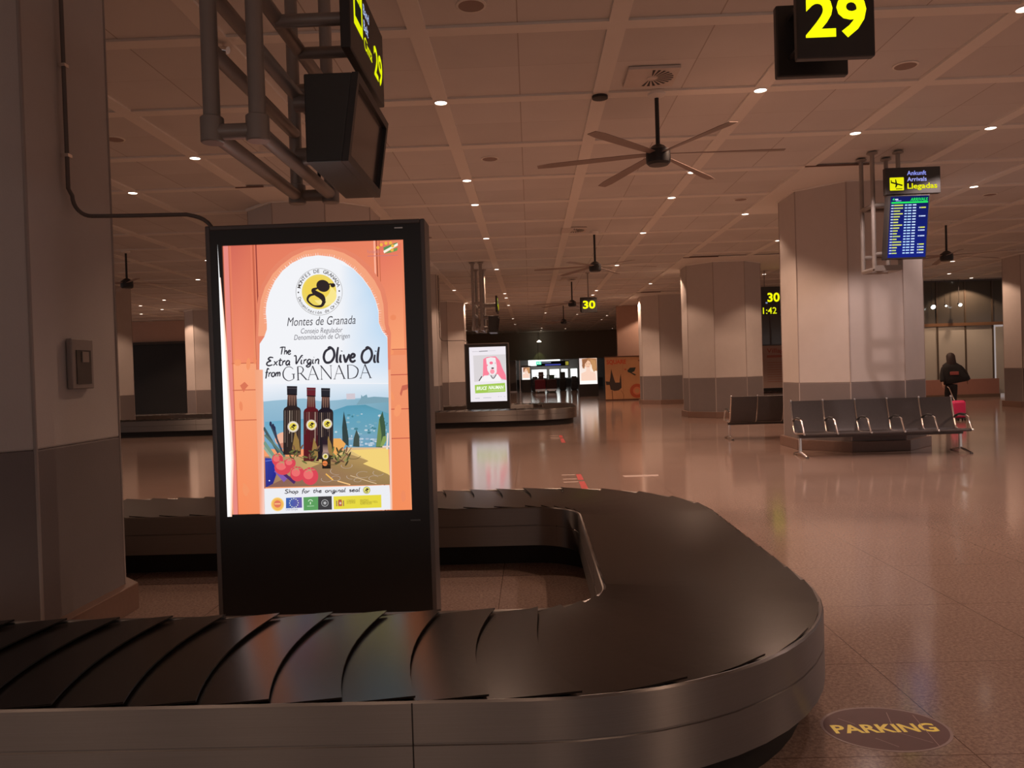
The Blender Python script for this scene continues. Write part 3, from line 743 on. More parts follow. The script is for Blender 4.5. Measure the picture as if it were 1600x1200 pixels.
art.poly(P8((735, 620), (797, 620), (797, 660), (802, 740), (830, 790), (830, 930), (738, 930), (730, 790), (745, 740), (742, 660)), [(44, 30, 40)]*3+[(170, 140, 130), (60, 50, 30), (34, 26, 24), (34, 26, 24), (60, 50, 30), (170, 140, 130), (44, 30, 40)])
seal(772, 796, .018); art.disc(*P8((768, 872))[0], .016, .016, (226, 118, 72))
# olive leaves
for k_ in range(46):
    x = random.choice([random.uniform(380, 720), random.uniform(860, 1060)]); y = random.uniform(690, 860) + abs(x-560)*.05; a_ = random.uniform(.2, 2.9)
    art.disc(*P8((x, y))[0], .020, .0055, random.choice([(110, 112, 62), (84, 84, 52), (140, 140, 84), (120, 86, 66), (66, 60, 42)]), n=8, rot=a_)
art.stroke(P8((380, 740), (560, 830), (740, 870), (900, 880), (1000, 780), (1060, 700)), .003, (80, 64, 44)); art.stroke(P8((1040, 820), (1120, 820), (1165, 790)), .003, (90, 74, 56))
# tomatoes
for (x, y, rx, ry) in ((250, 830, .034, .038), (310, 915, .052, .046), (390, 870, .034, .032), (470, 985, .044, .046), (610, 1010, .050, .054)):
    c = P8((x, y))[0]; art.disc(*c, rx, ry, (214, 70, 84)); art.disc(c[0]-rx*.2, c[1]+ry*.2, rx*.6, ry*.55, (232, 102, 112)); 
    for a_ in range(5): art.stroke([(c[0], c[1]+ry*.7), (c[0]+rx*.6*cos(a_*1.26), c[1]+ry*.7+ry*.35*sin(a_*1.26))], .003, (150, 168, 110), sm=False)
# lower border
art.poly(Z5((402, 768), (1220, 745), (1232, 905), (405, 935)), (232, 233, 238))
art.poly(Z5((340, -10), (392, -10), (404, 935), (372, 935)), [(238, 150, 126), (240, 160, 140), (246, 206, 196), (240, 150, 130)])
art.poly(Z5((1212, -10), (1228, -10), (1240, 905), (1226, 905)), [(236, 148, 124), (240, 150, 126), (246, 170, 150), (232, 206, 200)])
def T(txt, zx0, zx1, zy, Zf, size, c, **k):
    a, b = Zf((zx0, zy))[0], Zf((zx1, zy))[0]
    art.text(txt, a[0], a[1], size, c, width=b[0]-a[0], **k)
INK = (52, 50, 58)
def Z6(*pts): return [Lp(410+x/7.619, 740+y/7.619) for x, y in pts]
def hand(strokes, x, y, s, w, c=INK, sl=.12):
    for st in strokes: art.stroke([(x+(px_+py_*sl)*s, y+py_*s) for px_, py_ in st], [w*(1.0 if i else .75) for i in range(len(st))], c)
G = {  # handwritten letters on a unit x-height of 1 (ascender 2)
 'O': ([[(.9, 1.9), (.25, 1.5), (.08, .7), (.4, .03), (1.0, .1), (1.35, .8), (1.2, 1.6), (.75, 2.0), (.5, 1.85)]], 1.6),
 'l': ([[(.15, 2.0), (.08, 1.0), (.12, .1), (.3, .05)]], .42), 'i': ([[(.12, 1.0), (.08, .4), (.16, .05), (.3, .1)], [(.2, 1.4), (.22, 1.5)]], .42),
 'v': ([[(.05, 1.0), (.25, .3), (.38, .02), (.6, .6), (.75, 1.05)]], .82), 'e': ([[(.1, .5), (.5, .62), (.58, .9), (.32, 1.02), (.08, .6), (.15, .15), (.45, .0), (.75, .2)]], .82),
 'T': ([[(.0, 1.75), (.5, 1.9), (1.2, 1.85)], [(.55, 1.85), (.5, 1.0), (.42, .0)]], 1.0), 'h': ([[(.12, 2.0), (.08, .0)], [(.1, .5), (.35, .95), (.55, .8), (.55, .0)]], .75),
 'E': ([[(.95, 1.8), (.45, 1.9), (.2, 1.5), (.6, 1.1), (.15, .8), (.05, .3), (.4, .0), (.95, .2)]], 1.1), 'x': ([[(.05, 1.0), (.6, .0)], [(.6, 1.0), (.0, .0)]], .7),
 't': ([[(.3, 1.6), (.22, .3), (.4, .0), (.55, .1)], [(.0, 1.1), (.6, 1.15)]], .62), 'r': ([[(.1, 1.0), (.08, .0)], [(.1, .6), (.3, .95), (.5, .95)]], .55),
 'a': ([[(.6, .85), (.3, 1.0), (.05, .5), (.25, .0), (.55, .4), (.6, .9)], [(.6, .9), (.6, .1), (.75, .05)]], .82), 'V': ([[(.0, 1.85), (.3, 1.9), (.42, 1.0), (.5, .05), (.85, 1.0), (1.2, 1.9), (1.4, 1.85)]], 1.15),
 'g': ([[(.6, .85), (.3, 1.0), (.05, .5), (.25, .05), (.58, .5)], [(.62, .95), (.6, -.3), (.3, -.75), (.0, -.5), (.4, -.1), (.8, .1)]], .82), 'n': ([[(.1, 1.0), (.08, .0)], [(.1, .55), (.38, .98), (.58, .75), (.58, .0), (.7, .02)]], .78),
 'f': ([[(.65, 1.7), (.4, 1.95), (.28, 1.4), (.22, .0), (.15, -.4)], [(.0, 1.0), (.55, 1.08)]], .62), 'o': ([[(.4, 1.0), (.1, .8), (.08, .25), (.38, .0), (.66, .35), (.6, .85), (.36, 1.0)]], .8),
 'm': ([[(.1, 1.0), (.08, .0)], [(.1, .6), (.35, .98), (.45, .7), (.45, .0)], [(.46, .6), (.7, .98), (.85, .7), (.85, .0)]], 1.05),
 's': ([[(.5, .9), (.2, 1.0), (.1, .7), (.5, .4), (.4, .05), (.05, .1)]], .65), 'S': ([[(.9, 1.6), (.5, 1.9), (.15, 1.5), (.5, 1.0), (.85, .5), (.5, .0), (.05, .2)]], 1.05), 'p': ([[(.1, 1.0), (.08, -.8)], [(.1, .7), (.4, 1.0), (.65, .6), (.4, .0), (.1, .2)]], .8), ' ': ([], .75)}
def write(txt, x0, x1, y, xh, w, Zf, c=INK):
    A = Zf((x0, y))[0]; B_ = Zf((x1, y))[0]; W_ = sum(G[q][1] for q in txt); sx = (B_[0]-A[0])/W_
    x = A[0]; sy = xh
    for q in txt:
        for st in G[q][0]:
            pts = [(x+(px_+py_*.10)*sx, A[1]+py_*sy) for px_, py_ in st]
            art.stroke(pts, [w*1.3*(.8 if i in (0, len(pts)-1) else 1.1) for i in range(len(pts))], c)
        x += G[q][1]*sx
write('The', 500, 578, 902, .0235, .0055, Z4)
write('Extra', 415, 575, 975, .0265, .0065, Z4); write('Virgin', 590, 765, 965, .0265, .0060, Z4)
write('Olive', 785, 1003, 955, .046, .0105, Z4); write('Oil', 1033, 1160, 955, .046, .0105, Z4)
write('from', 408, 512, 1048, .026, .0058, Z4)
# GRANADA in roman capitals
def roman(txt, x0, x1, ybase, h):
    A = Z4((x0, ybase))[0]; B_ = Z4((x1, ybase))[0]; Wd = {'G': 1.0, 'R': .82, 'A': .92, 'N': 1.0, 'D': .98}
    W_ = sum(Wd[q] for q in txt); sx = (B_[0]-A[0])/W_; x = A[0]; y = A[1]
    for q in txt:
        th, tk = .0032, .0074
        def P(a, b): return (x+a*sx, y+b*h)
        def ln(a, b, w): art.stroke([P(*a), P(*b)], w, INK, sm=False)
        if q == 'A': ln((.42, 1), (.08, 0), th); ln((.42, 1.02), (.80, 0), tk); ln((.2, .38), (.64, .38), th); ln((.0, 0), (.16, 0), th); ln((.7, 0), (.9, 0), th)
        elif q == 'N': ln((.14, 1), (.14, 0), th); ln((.12, 1), (.84, 0), tk); ln((.84, 0), (.84, 1), th); ln((.04, 1), (.18, 1), th); ln((.76, 1), (.92, 1), th); ln((.06, 0), (.22, 0), th)
        elif q == 'R': ln((.16, 1), (.16, 0), tk); art.stroke([P(.14, 1), P(.42, .98), P(.56, .76), P(.42, .52), (x+.16*sx, y+.5*h)], [th, .004, tk, .004, th], INK); ln((.36, .5), (.78, 0), tk); ln((.06, 0), (.26, 0), th)
        elif q == 'D': ln((.16, 1), (.16, 0), tk); art.stroke([P(.1, 1), P(.5, .98), P(.84, .74), P(.88, .45), P(.72, .12), P(.4, 0), P(.1, 0)], [th, th, tk, tk, tk, th, th], INK)
        elif q == 'G': art.stroke([P(.82, .84), P(.6, 1.0), P(.3, .95), P(.08, .6), P(.12, .22), P(.4, -.02), P(.68, .02), P(.84, .12)], [th, .004, .004, tk, tk, .004, th, th], INK); ln((.84, .12), (.84, .46), tk); ln((.7, .46), (.95, .46), th)
        x += Wd[q]*sx
roman('GRANADA', 522, 1110, 1072, .082)
T('Montes de Granada', 555, 1002, 716, Z4, .075, (70, 68, 74), shear=.25)
T('Consejo Regulador', 645, 918, 765, Z4, .045, (110, 108, 116), shear=.25)
T('Denominación de Origen', 600, 965, 807, Z4, .045, (104, 102, 110), shear=.25)
write('Shop for the original seal'.replace('S', 'S'), 285, 1185, 225, .0125, .0036, Z6, (70, 68, 74))
# round seal
sx_, sy_ = Z4((765, 493))[0]; RS = .141
art.ring(sx_, sy_, RS, .0022, (140, 136, 130), n=64); art.disc(sx_, sy_, RS*.745, RS*.745, (232, 208, 96), n=48)
art.disc(sx_+.035, sy_-.025, RS*.5, RS*.42, (244, 226, 140), n=30); art.disc(sx_-.01, sy_+.02, RS*.56, RS*.5, (236, 206, 84), n=30)
glyph(sx_+.002, sy_, RS*.70, (48, 38, 38))
def arc_text(txt, cx, cy, r, a0, a1, size, c, inward=False):
    n_ = len(txt)
    for i, ch in enumerate(txt):
        a_ = a0+(a1-a0)*(i+.5)/n_
        if ch == ' ': continue
        rot = a_-pi/2 if not inward else a_+pi/2
        art.text(ch, cx+r*cos(a_), cy+r*sin(a_), size, c, align='c', rot=rot, bold=.01)
arc_text('MONTES DE GRANADA', sx_, sy_, RS*.81, radians(168), radians(12), .030, (70, 64, 62))
arc_text('Denominación de Origen', sx_, sy_, RS*.95, radians(194), radians(346), .027, (84, 78, 76), inward=True)
art.disc(sx_-RS*.88, sy_, .005, .005, (70, 64, 62), n=8); art.disc(sx_+RS*.88, sy_, .005, .005, (70, 64, 62), n=8)
# stripes and stars at the top right
art.poly(Z4((1185, 205), (1225, 190), (1275, 172), (1278, 195), (1235, 208), (1190, 232)), (96, 140, 86)); art.poly(Z4((1185, 228), (1278, 176), (1280, 192), (1190, 243)), (244, 240, 222)); art.poly(Z4((1190, 246), (1240, 218), (1278, 205), (1275, 226), (1235, 238)), (110, 150, 84))
for (x, y) in ((1150, 206), (1172, 188), (1202, 178), (1232, 176), (1246, 196), (1242, 222)): art.disc(*Z4((x, y))[0], .011, .011, (238, 180, 72), n=5, a0=.3)
T('Fundación', 1082, 1160, 244, Z4, .03, (200, 116, 126)); art.stroke(Z4((1082, 262), (1280, 256)), .004, (200, 112, 120), sm=False)
# logo row
art.disc(*Z5((497, 866))[0], .040, .042, (244, 206, 120)); art.disc(*Z5((497, 866))[0], .034, .036, (238, 168, 92)); art.disc(*Z5((497, 864))[0], .022, .022, (220, 110, 92)); art.rect(*Z5((478, 868))[0], *Z5((516, 858))[0], (244, 170, 130))
art.poly(Z5((552, 824), (655, 820), (657, 888), (552, 892)), [(60, 104, 178), (104, 90, 160), (104, 90, 160), (52, 92, 170)])
ec = Z5((604, 857))[0]
for k_ in range(12): art.disc(ec[0]+.026*cos(k_*pi/6), ec[1]+.026*sin(k_*pi/6), .0038, .0038, (226, 232, 210), n=5, a0=.3)
T('Unión Europea', 552, 630, 906, Z5, .02, (150, 150, 170))
art.poly(Z5((666, 820), (762, 815), (762, 902), (668, 906)), (92, 156, 92)); art.poly(Z5((762, 815), (850, 812), (852, 900), (762, 902)), (62, 60, 62))
art.ring(*Z5((712, 850))[0], .013, .004, (210, 232, 206), a0=.2, a1=2.9); art.stroke(Z5((712, 850), (712, 866)), .005, (220, 236, 210)); art.stroke(Z5((690, 878), (735, 876)), .004, (170, 210, 170))
cc = Z5((806, 857))[0]; art.ring(*cc, .020, .0028, (190, 190, 190)); 
for k_ in range(3): art.stroke([(cc[0]-.012*cos(k_*1.05), cc[1]-.012*sin(k_*1.05)), (cc[0]+.012*cos(k_*1.05), cc[1]+.012*sin(k_*1.05))], .003, (214, 214, 214), sm=False)
art.poly(Z5((862, 814), (1172, 803), (1174, 886), (864, 898)), (226, 212, 66))
cc = Z5((905, 858))[0]; art.rect(cc[0]-.012, cc[1]-.018, cc[0]+.012, cc[1]+.014, (186, 100, 70)); art.rect(cc[0]-.024, cc[1]-.018, cc[0]-.018, cc[1]+.016, (150, 110, 90)); art.rect(cc[0]+.018, cc[1]-.018, cc[0]+.024, cc[1]+.016, (150, 110, 90)); art.rect(cc[0]-.010, cc[1]+.014, cc[0]+.010, cc[1]+.022, (170, 90, 60)); art.disc(cc[0]+.002, cc[1], .006, .007, (226, 200, 190), n=10)
T('GOBIERNO', 948, 1005, 850, Z5, .02, (150, 136, 50)); T('DE ESPAÑA', 948, 1005, 862, Z5, .02, (150, 136, 50))
T('MINISTERIO', 1036, 1090, 848, Z5, .02, (150, 136, 50)); T('DE AGRICULTURA Y PESCA,', 1036, 1150, 858, Z5, .018, (150, 136, 50)); T('ALIMENTACIÓN', 1036, 1110, 868, Z5, .018, (150, 136, 50))
cc = Z6((1265, 180))[0]; art.disc(*cc, .021, .020, (222, 216, 120)); art.ring(*cc, .021, .002, (120, 116, 80)); glyph(*cc, .016)
# white light leaking past the sheet's left and lower-left edge
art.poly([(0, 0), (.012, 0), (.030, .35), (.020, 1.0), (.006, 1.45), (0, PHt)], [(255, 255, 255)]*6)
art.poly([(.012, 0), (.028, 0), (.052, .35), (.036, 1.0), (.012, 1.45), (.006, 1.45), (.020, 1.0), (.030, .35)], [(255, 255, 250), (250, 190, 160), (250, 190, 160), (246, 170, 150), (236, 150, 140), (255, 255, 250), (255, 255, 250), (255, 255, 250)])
art.c = [((c[0], c[1]*1.16, c[2]*.95) if c[0] > .5 and .10 < c[1] < .42 and c[2] < .32 else c) for c in art.c]
art.build('poster', art_emit('backlit olive oil poster', 1.05), disp)

# --- second display on the far carousel
D2 = 24.9
disp2 = display(-2.05, -.66, D2, 2.47, -1.90, -.76, .66, 2.36, 'distant display with a pink-haired face and a green name band, on the far carousel')
art = Art((-1.90, D2+.022, .66), (1, 0, 0), (0, 0, 1))
w2, h2 = 1.14, 1.70
def A2(x, y): return ((x-118)/585*w2, (970-y)/860*h2)
art.rect(0, 0, w2, h2, (232, 226, 232)); art.poly([A2(185, 655), A2(180, 240), A2(700, 235), A2(705, 640)], (212, 206, 208))
art.poly([A2(*p) for p in ((340, 300), (400, 270), (540, 262), (600, 330), (640, 450), (690, 560), (700, 640), (620, 620), (540, 540), (420, 540), (350, 650), (320, 640), (330, 480))], (244, 128, 150))
art.poly([A2(*p) for p in ((385, 290), (460, 275), (535, 285), (552, 420), (548, 520), (500, 560), (440, 550), (400, 480))], (236, 228, 230))
art.disc(*A2(465, 365), .055, .045, (244, 120, 146)); art.disc(*A2(485, 448), .045, .022, (70, 40, 48)); art.disc(*A2(478, 500), .07, .075, (246, 150, 166)); art.disc(*A2(400, 400), .018, .03, (244, 140, 160)); art.disc(*A2(530, 370), .014, .03, (200, 190, 190))
art.poly([A2(*p) for p in ((240, 655), (350, 560), (460, 560), (490, 620), (560, 540), (620, 620), (620, 655))], (240, 236, 238)); art.stroke([A2(450, 560), A2(490, 610), A2(540, 550)], .03, (110, 104, 108)); art.stroke([A2(260, 645), A2(310, 570)], .035, (90, 84, 86))
art.poly([A2(190, 705), A2(675, 685), A2(680, 825), A2(195, 838)], (160, 196, 84))
a_, b_ = A2(215, 785), A2(385, 785); art.text('BRUCE', a_[0], a_[1], .2, (244, 250, 232), width=b_[0]-a_[0], bold=.03, shear=.25, vs=.75)
a_, b_ = A2(408, 778), A2(655, 778); art.text('NAUMAN', a_[0], a_[1], .2, (244, 250, 232), width=b_[0]-a_[0], bold=.03, shear=.25, vs=.75)
art.stroke([A2(400, 806), A2(665, 796)], .012, (226, 240, 200), sm=False)
for (x0_, x1_, y_) in ((190, 265, 915), (320, 450, 912), (560, 575, 900), (600, 612, 898), (655, 670, 898)): art.stroke([A2(x0_, y_), A2(x1_, y_)], .014, (170, 170, 180), sm=False)
art.stroke([A2(165, 180), A2(270, 178)], .012, (190, 184, 190), sm=False); art.stroke([A2(275, 178), A2(415, 174)], .022, (120, 116, 122), sm=False); art.stroke([A2(420, 174), A2(540, 172)], .010, (190, 184, 190), sm=False)
art.build('poster', art_emit('backlit face poster', 1.08), disp2)

# conduits running from the pillars to the displays
pm = mat('grey cable conduit', (.16, .13, .115), .45, .2)
def conduit(dy, lab):
    t = thing('cable_conduit', (-2.8, 4.86+dy, 2.6), lab, 'cable conduit', 'cable conduits feeding the displays')
    pts = [(0, 0, 2.05), (0, 0, .16)]
    for k_ in range(9): a_ = pi+k_*pi/16; pts.append((.12+.12*cos(a_), .04, .125+.13*sin(a_)-.0))
    pts += [(.3, .04, -.01), (.70, .06, -.012)]
    for k_ in range(1, 8): a_ = pi/2-k_*pi/14; pts.append((.70+.16*cos(a_), .08, -.145+.13*sin(a_)))
    MB().path(pts, .0125).build('pipe', pm, t)
    mb = MB()
    for z in (1.6, .9, .35): mb.box(-.028, .02, -.022, .022, z, z+.02)
    mb.build('clip', chrome_m, t, smooth=False)
conduit(0, 'bent grey conduit from nearest pillar to the olive oil display'); conduit(20.04, 'thin bent conduit from far pillar to the distant face poster display')
# call box on the nearest pillar
t = thing('wall_call_box', (-2.825, 4.93, 1.685), 'grey framed wall box with dark window on the nearest pillar', 'wall box')
MB().box(0, .035, -.12, .12, -.155, .155).build('housing', mat('grey box plastic', (.34, .29, .265), .5), t, smooth=False, bevel=.006)
wn_ = MB().box(.0351, .040, -.075, .085, -.125, .085).build('window', mat('dark glass window', (.09, .075, .065), .2), t, smooth=False)
MB().box(.0401, .046, -.02, .05, .01, .075).build('button_plate', mat('pale push plate', (.36, .3, .26), .4), wn_, smooth=False)

# ------------------------------------------------------------------ pipe frames with sign and monitor
def pipe_frame(dy, lab):
    t = thing('pipe_frame', (-1.445, 4.73+dy, 2.8), lab, 'hanging pipe frame', 'hanging pipe frames above the carousels')
    r = .042; xs = (-.115, .115); ys = (-.73, .73)
    for x in xs:
        for y in ys:
            MB().rod((x, y, 0), (x, y, ZC-2.8), r).build('upright_pipe', pipe_m, t)
            MB().lathe([(.09, ZC-2.8), (.09, ZC-2.815), (.05, ZC-2.83), (.05, ZC-2.87)], (x, y, 0), n=20).build('ceiling_flange', pipe_m, t)
            MB().lathe([(.052, -.055), (.058, -.05), (.058, .07), (.052, .075)], (x, y, 0), n=20).build('elbow', pipe_m, t)
    for x in xs:
        for z in (0, .42, .72): MB().rod((x, ys[0], z), (x, ys[1], z), r*.95).build('side_rail', pipe_m, t)
    for y in ys:
        for z in (0, .72): MB().rod((xs[0], y, z), (xs[1], y, z), r*.95).build('cross_rail', pipe_m, t)
    for y, z in ((-.37, .70), (.07, .70)): MB().rod((.115, y, z), (.55, y, z), .036).build('sign_arm', pipe_m, t)
    for z in (.05, .36): MB().rod((.115, -.05, z), (.30, -.05, z), .05).build('monitor_arm', pipe_m, t)
    mb = MB().path([(.04, .73, 0), (.04, .73, .5)], .012); mb.build('cable', dark_m, t)
    return t
pipe_frame(0, 'grey pipe frame hanging above the olive oil display with monitor and side sign')
pipe_frame(18.55, 'distant slim pipe frame hanging above the pink face poster display')
def monitor(dy, lab):
    t = thing('hanging_monitor', (-1.16, 4.25+dy, 2.7), lab, 'monitor', 'boxy dark monitors on pipe frames')
    W_ = .90; hs = mat('monitor housing', (.055, .056, .054), .45)
    MB().hexa([(0, 0, 0), (.19, 0, 0), (.19, W_, 0), (0, W_, 0), (0, 0, .47), (.26, 0, .47), (.26, W_, .47), (0, W_, .47)]).build('housing', hs, t, smooth=False, bevel=.008)
    # bezel tilted like the face
    def fp(y, q, d): return (.19+.07*q+d, y, .47*q)
    mb = MB(); e = .045
    for (ya, yb, qa, qb) in ((0, W_, 0, .09), (0, W_, .91, 1), (0, e, .09, .91), (W_-e, W_, .09, .91)):
        mb.hexa([fp(ya, qa, .0), fp(ya, qa, .035), fp(yb, qa, .035), fp(yb, qa, .0), fp(ya, qb, .0), fp(ya, qb, .035), fp(yb, qb, .035), fp(yb, qb, .0)])
    mb.build('bezel', black_m, t, smooth=False)
    MB().hexa([fp(e, .09, .001), fp(e, .09, .010), fp(W_-e, .09, .010), fp(W_-e, .09, .001), fp(e, .91, .001), fp(e, .91, .010), fp(W_-e, .91, .010), fp(W_-e, .91, .001)]).build('screen', mat('switched-off screen', (.05, .043, .043), .16), t, smooth=False)
    MB().box(-.02, .0, .25, .65, .05, .4).build('mounting_plate', pipe_m, t, smooth=False)
monitor(0, 'boxy dark switched-off monitor hanging over the olive oil display'); monitor(18.55, 'small distant boxy monitor hanging above the pink face poster display')
def side_sign(dy, lab):
    t = thing('belt_sign', (-.89, 4.2+dy, 3.28), lab, 'hanging sign', 'belt signs on pipe frames')
    cs = MB().box(-.055, 0, 0, .97, 0, .46).build('case', black_m, t, smooth=False, bevel=.008)
    global art
    art = Art((-.8895, 4.2+dy, 3.28), (0, 1, 0), (0, 0, 1))
    Y_ = (232, 240, 10)
    art.rect(.10, .17, .33, .40, Y_); art.rect(.135, .225, .30, .33, (30, 30, 20)); art.stroke([(.18, .33), (.18, .36), (.25, .36), (.25, .33)], .014, (30, 30, 20), sm=False)
    art.text('Band', .36, .335, .085, (190, 206, 250)); art.text('Belt', .36, .245, .085, (190, 206, 250)); art.text('Cinta', .36, .14, .105, Y_, bold=.01); art.text('29' if dy == 0 else '30', .645, .10, .26, Y_, bold=.02, width=.27)
    art.build('lettering', art_emit('lit sign lettering', 1.0), t, cs)
side_sign(0, 'black belt sign with yellow Cinta 29 lettering seen edge-on, top centre left'); side_sign(18.55, 'distant thin dark belt sign seen edge-on above the face poster display')

# ------------------------------------------------------------------ hanging number signs
def number_sign(x, y, z, w, h, num, lab, back=.52, dx=.0):
    t = thing('number_sign', (x, y, z), lab, 'hanging sign', 'hanging belt number signs')
    cs = MB().box(0, w, 0, .07, 0, h).build('front_case', black_m, t, smooth=False, bevel=.012)
    if back:
        MB().box(dx, w+dx, back, back+.07, .06, h+.06).build('rear_case', black_m, t, smooth=False, bevel=.012)
        MB().box(w*.2, w*.8, .07, back, h-.06, h-.02).build('bridge', black_m, t, smooth=False); MB().box(w*.2, w*.8, .07, back, h*.35, h*.39).build('bridge', black_m, t, smooth=False)
    MB().rod((w*.5, (back+.07)/2 if back else .035, h-.05), (w*.5, (back+.07)/2 if back else .035, ZC-z), .02).build('rod', pipe_m, t)
    MB().lathe([(.07, ZC-z), (.07, ZC-z-.015), (.03, ZC-z-.03)], (w*.5, (back+.07)/2 if back else .035, 0), n=18).build('ceiling_flange', pipe_m, t)
    global art
    art = Art((x, y-.0015, z), (1, 0, 0), (0, 0, 1)); art.text(num, w*.5, h*.28, h*.72, (252, 255, 12), bold=.028, width=w*.78, align='c')
    art.build('number', art_emit('lit yellow numerals', 1.2), t, cs)
    return t
number_sign(1.84, 5.4, 3.575, .515, .52, '29', 'big square black sign with glowing yellow 29, cut by the top edge', back=.50, dx=.02)
number_sign(1.66, 25.4, 3.36, .50, .47, '30', 'small distant black sign with glowing yellow 30 in the centre', back=.5)
# clock sign between the pillars
t = thing('clock_sign', (7.35, 26.6, 3.15), 'black hanging sign reading 30 above a yellow clock, between two pillars', 'hanging sign')
MB().box(.0, 1.3, 0, .12, .38, .95).box(-.45, 1.3, .0, .12, 0, .38).build('case', black_m, t, smooth=False)
MB().rod((.45, .06, .9), (.45, .06, 1.5), .018).build('rod', pipe_m, t)
art = Art((7.35, 26.598, 3.15), (1, 0, 0), (0, 0, 1)); art.text('30', .52, .46, .40, (252, 255, 12), bold=.03, width=.40, align='l')
art.text('31:42', .17, .06, .30, (232, 238, 20), bold=.01, width=.64); art.text('"', .46, .30, .2, (170, 190, 240))
art.build('lettering', art_emit('lit sign lettering', 1.0), t)

# ------------------------------------------------------------------ arrivals sign and board on its pipe frame
t = thing('pipe_frame', (5.38, 12.32, 2.92), 'pipe frame standing down from the ceiling behind the arrivals board', 'hanging pipe frame', 'hanging pipe frames above the carousels')
for x in (-.19, .19):
    for y in (-.2, .2):
        zb = 0 if x < 0 or y > 0 else 0
        MB().rod((x, y, zb), (x, y, ZC-2.92), .032).build('upright_pipe', pipe_m, t)
        MB().lathe([(.08, ZC-2.92), (.08, ZC-2.935), (.04, ZC-2.95)], (x, y, 0), n=18).build('ceiling_flange', pipe_m, t)
for y in (-.2, .2):
    for z in (0, .22, .95): MB().rod((-.19, y, z), (.19, y, z), .034).build('cross_rail', pipe_m, t)
for x in (-.19, .19):
    for z in (0, .95): MB().rod((x, -.2, z), (x, .2, z), .032).build('side_rail', pipe_m, t)
MB().box(-.20, .20, -.24, -.17, -.03, .05).build('bottom_bracket', pipe_m, t, smooth=False)
for z in (.5, 1.25): MB().rod((.19, -.2, z), (.19, -.30 if z < 1 else -.34, z), .025).build('board_arm', pipe_m, t)
t = thing('arrivals_sign', (5.24, 11.80, 3.96), 'black sign with yellow plane symbol reading Ankunft Arrivals Llegadas', 'hanging sign')
cs = MB().box(0, .79, 0, .09, 0, .385).build('case', black_m, t, smooth=False, bevel=.006)
art = Art((5.24, 11.7985, 3.96), (1, 0, 0), (0, 0, 1)); YL = (238, 236, 16)
art.poly([(.065, .055), (.255, .055), (.262, .062), (.262, .235), (.255, .242), (.065, .242), (.058, .235), (.058, .062)], YL)
K = (26, 24, 14)
art.stroke([(.075, .175), (.24, .125)], .020, K, sm=False); art.poly([(.14, .158), (.165, .152), (.150, .215), (.138, .218)], K); art.poly([(.145, .155), (.175, .145), (.150, .095), (.135, .100)], K); art.poly([(.075, .18), (.09, .175), (.085, .205), (.075, .207)], K); art.stroke([(.145, .078), (.235, .078)], .010, K, sm=False)
art.text('Ankunft', .31, .27, .088, (150, 160, 250), bold=.012, width=.275); art.text('Arrivals', .31, .18, .088, (170, 176, 250), bold=.012, width=.28); art.text('Llegadas', .31, .075, .108, YL, bold=.022, width=.43)
art.build('lettering', art_emit('lit sign lettering', 1.0), t, cs)
t = thing('arrivals_board', (5.27, 11.95, 3.04), 'tall blue arrivals screen listing flights beneath the black arrivals sign', 'flight information screen')
tilt = .16
case = [(0, 0, 0), (.60, 0, 0), (.60, .12, 0), (-.0, .12, 0), (0, -tilt, .90), (.60, -tilt, .90), (.60, -tilt+.12, .90), (0, -tilt+.12, .90)]
MB().hexa(case).build('case', black_m, t, smooth=False, bevel=.005)
ey = Vector((0, -tilt, .90)).normalized()
art = Art((5.27, 11.949, 3.04), (1, 0, 0), ey, step=.0003); hb = Vector((0, -tilt, .9)).length
art.rect(.035, .02, .585, hb-.015, [(24, 34, 130), (22, 34, 120), (20, 26, 84), (22, 28, 90)])
art.text('ARRIVALS', .57, hb-.085, .062, (40, 230, 90), bold=.02, shear=.2, align='r', width=.25); art.rect(.05, hb-.115, .575, hb-.092, (40, 224, 96))
art.poly([(.06, hb-.06), (.085, hb-.035), (.09, hb-.07)], (60, 220, 120)); art.rect(.10, hb-.065, .145, hb-.048, (220, 230, 250)); art.rect(.11, hb-.082, .19, hb-.072, (140, 160, 230))
random.seed(11)
for k_ in range(18):
    y_ = hb-.15-k_*.0405; h_ = .017
    art.rect(.05, y_, .085, y_+h_, (190, 200, 220), True); x2 = random.choice([.16, .18, .2, .22, .15]); art.rect(.09, y_, x2, y_+h_, random.choice([(206, 214, 90), (190, 206, 110), (214, 216, 100)]), False)
    x = .245
    for w_ in (.035, .05): art.rect(x, y_, x+w_, y_+h_, (180, 214, 250), False); x += w_+.012
    art.rect(.36, y_, .41, y_+h_, (200, 220, 250), False)
    if random.random() < .6: art.rect(.455, y_, .475, y_+h_, (190, 200, 230), False); art.rect(.48, y_, .55, y_+h_, random.choice([(190, 204, 240), (190, 204, 240), (214, 220, 90)]), False)
art.build('screen', art_emit('arrivals screen glow', 1.1), t)

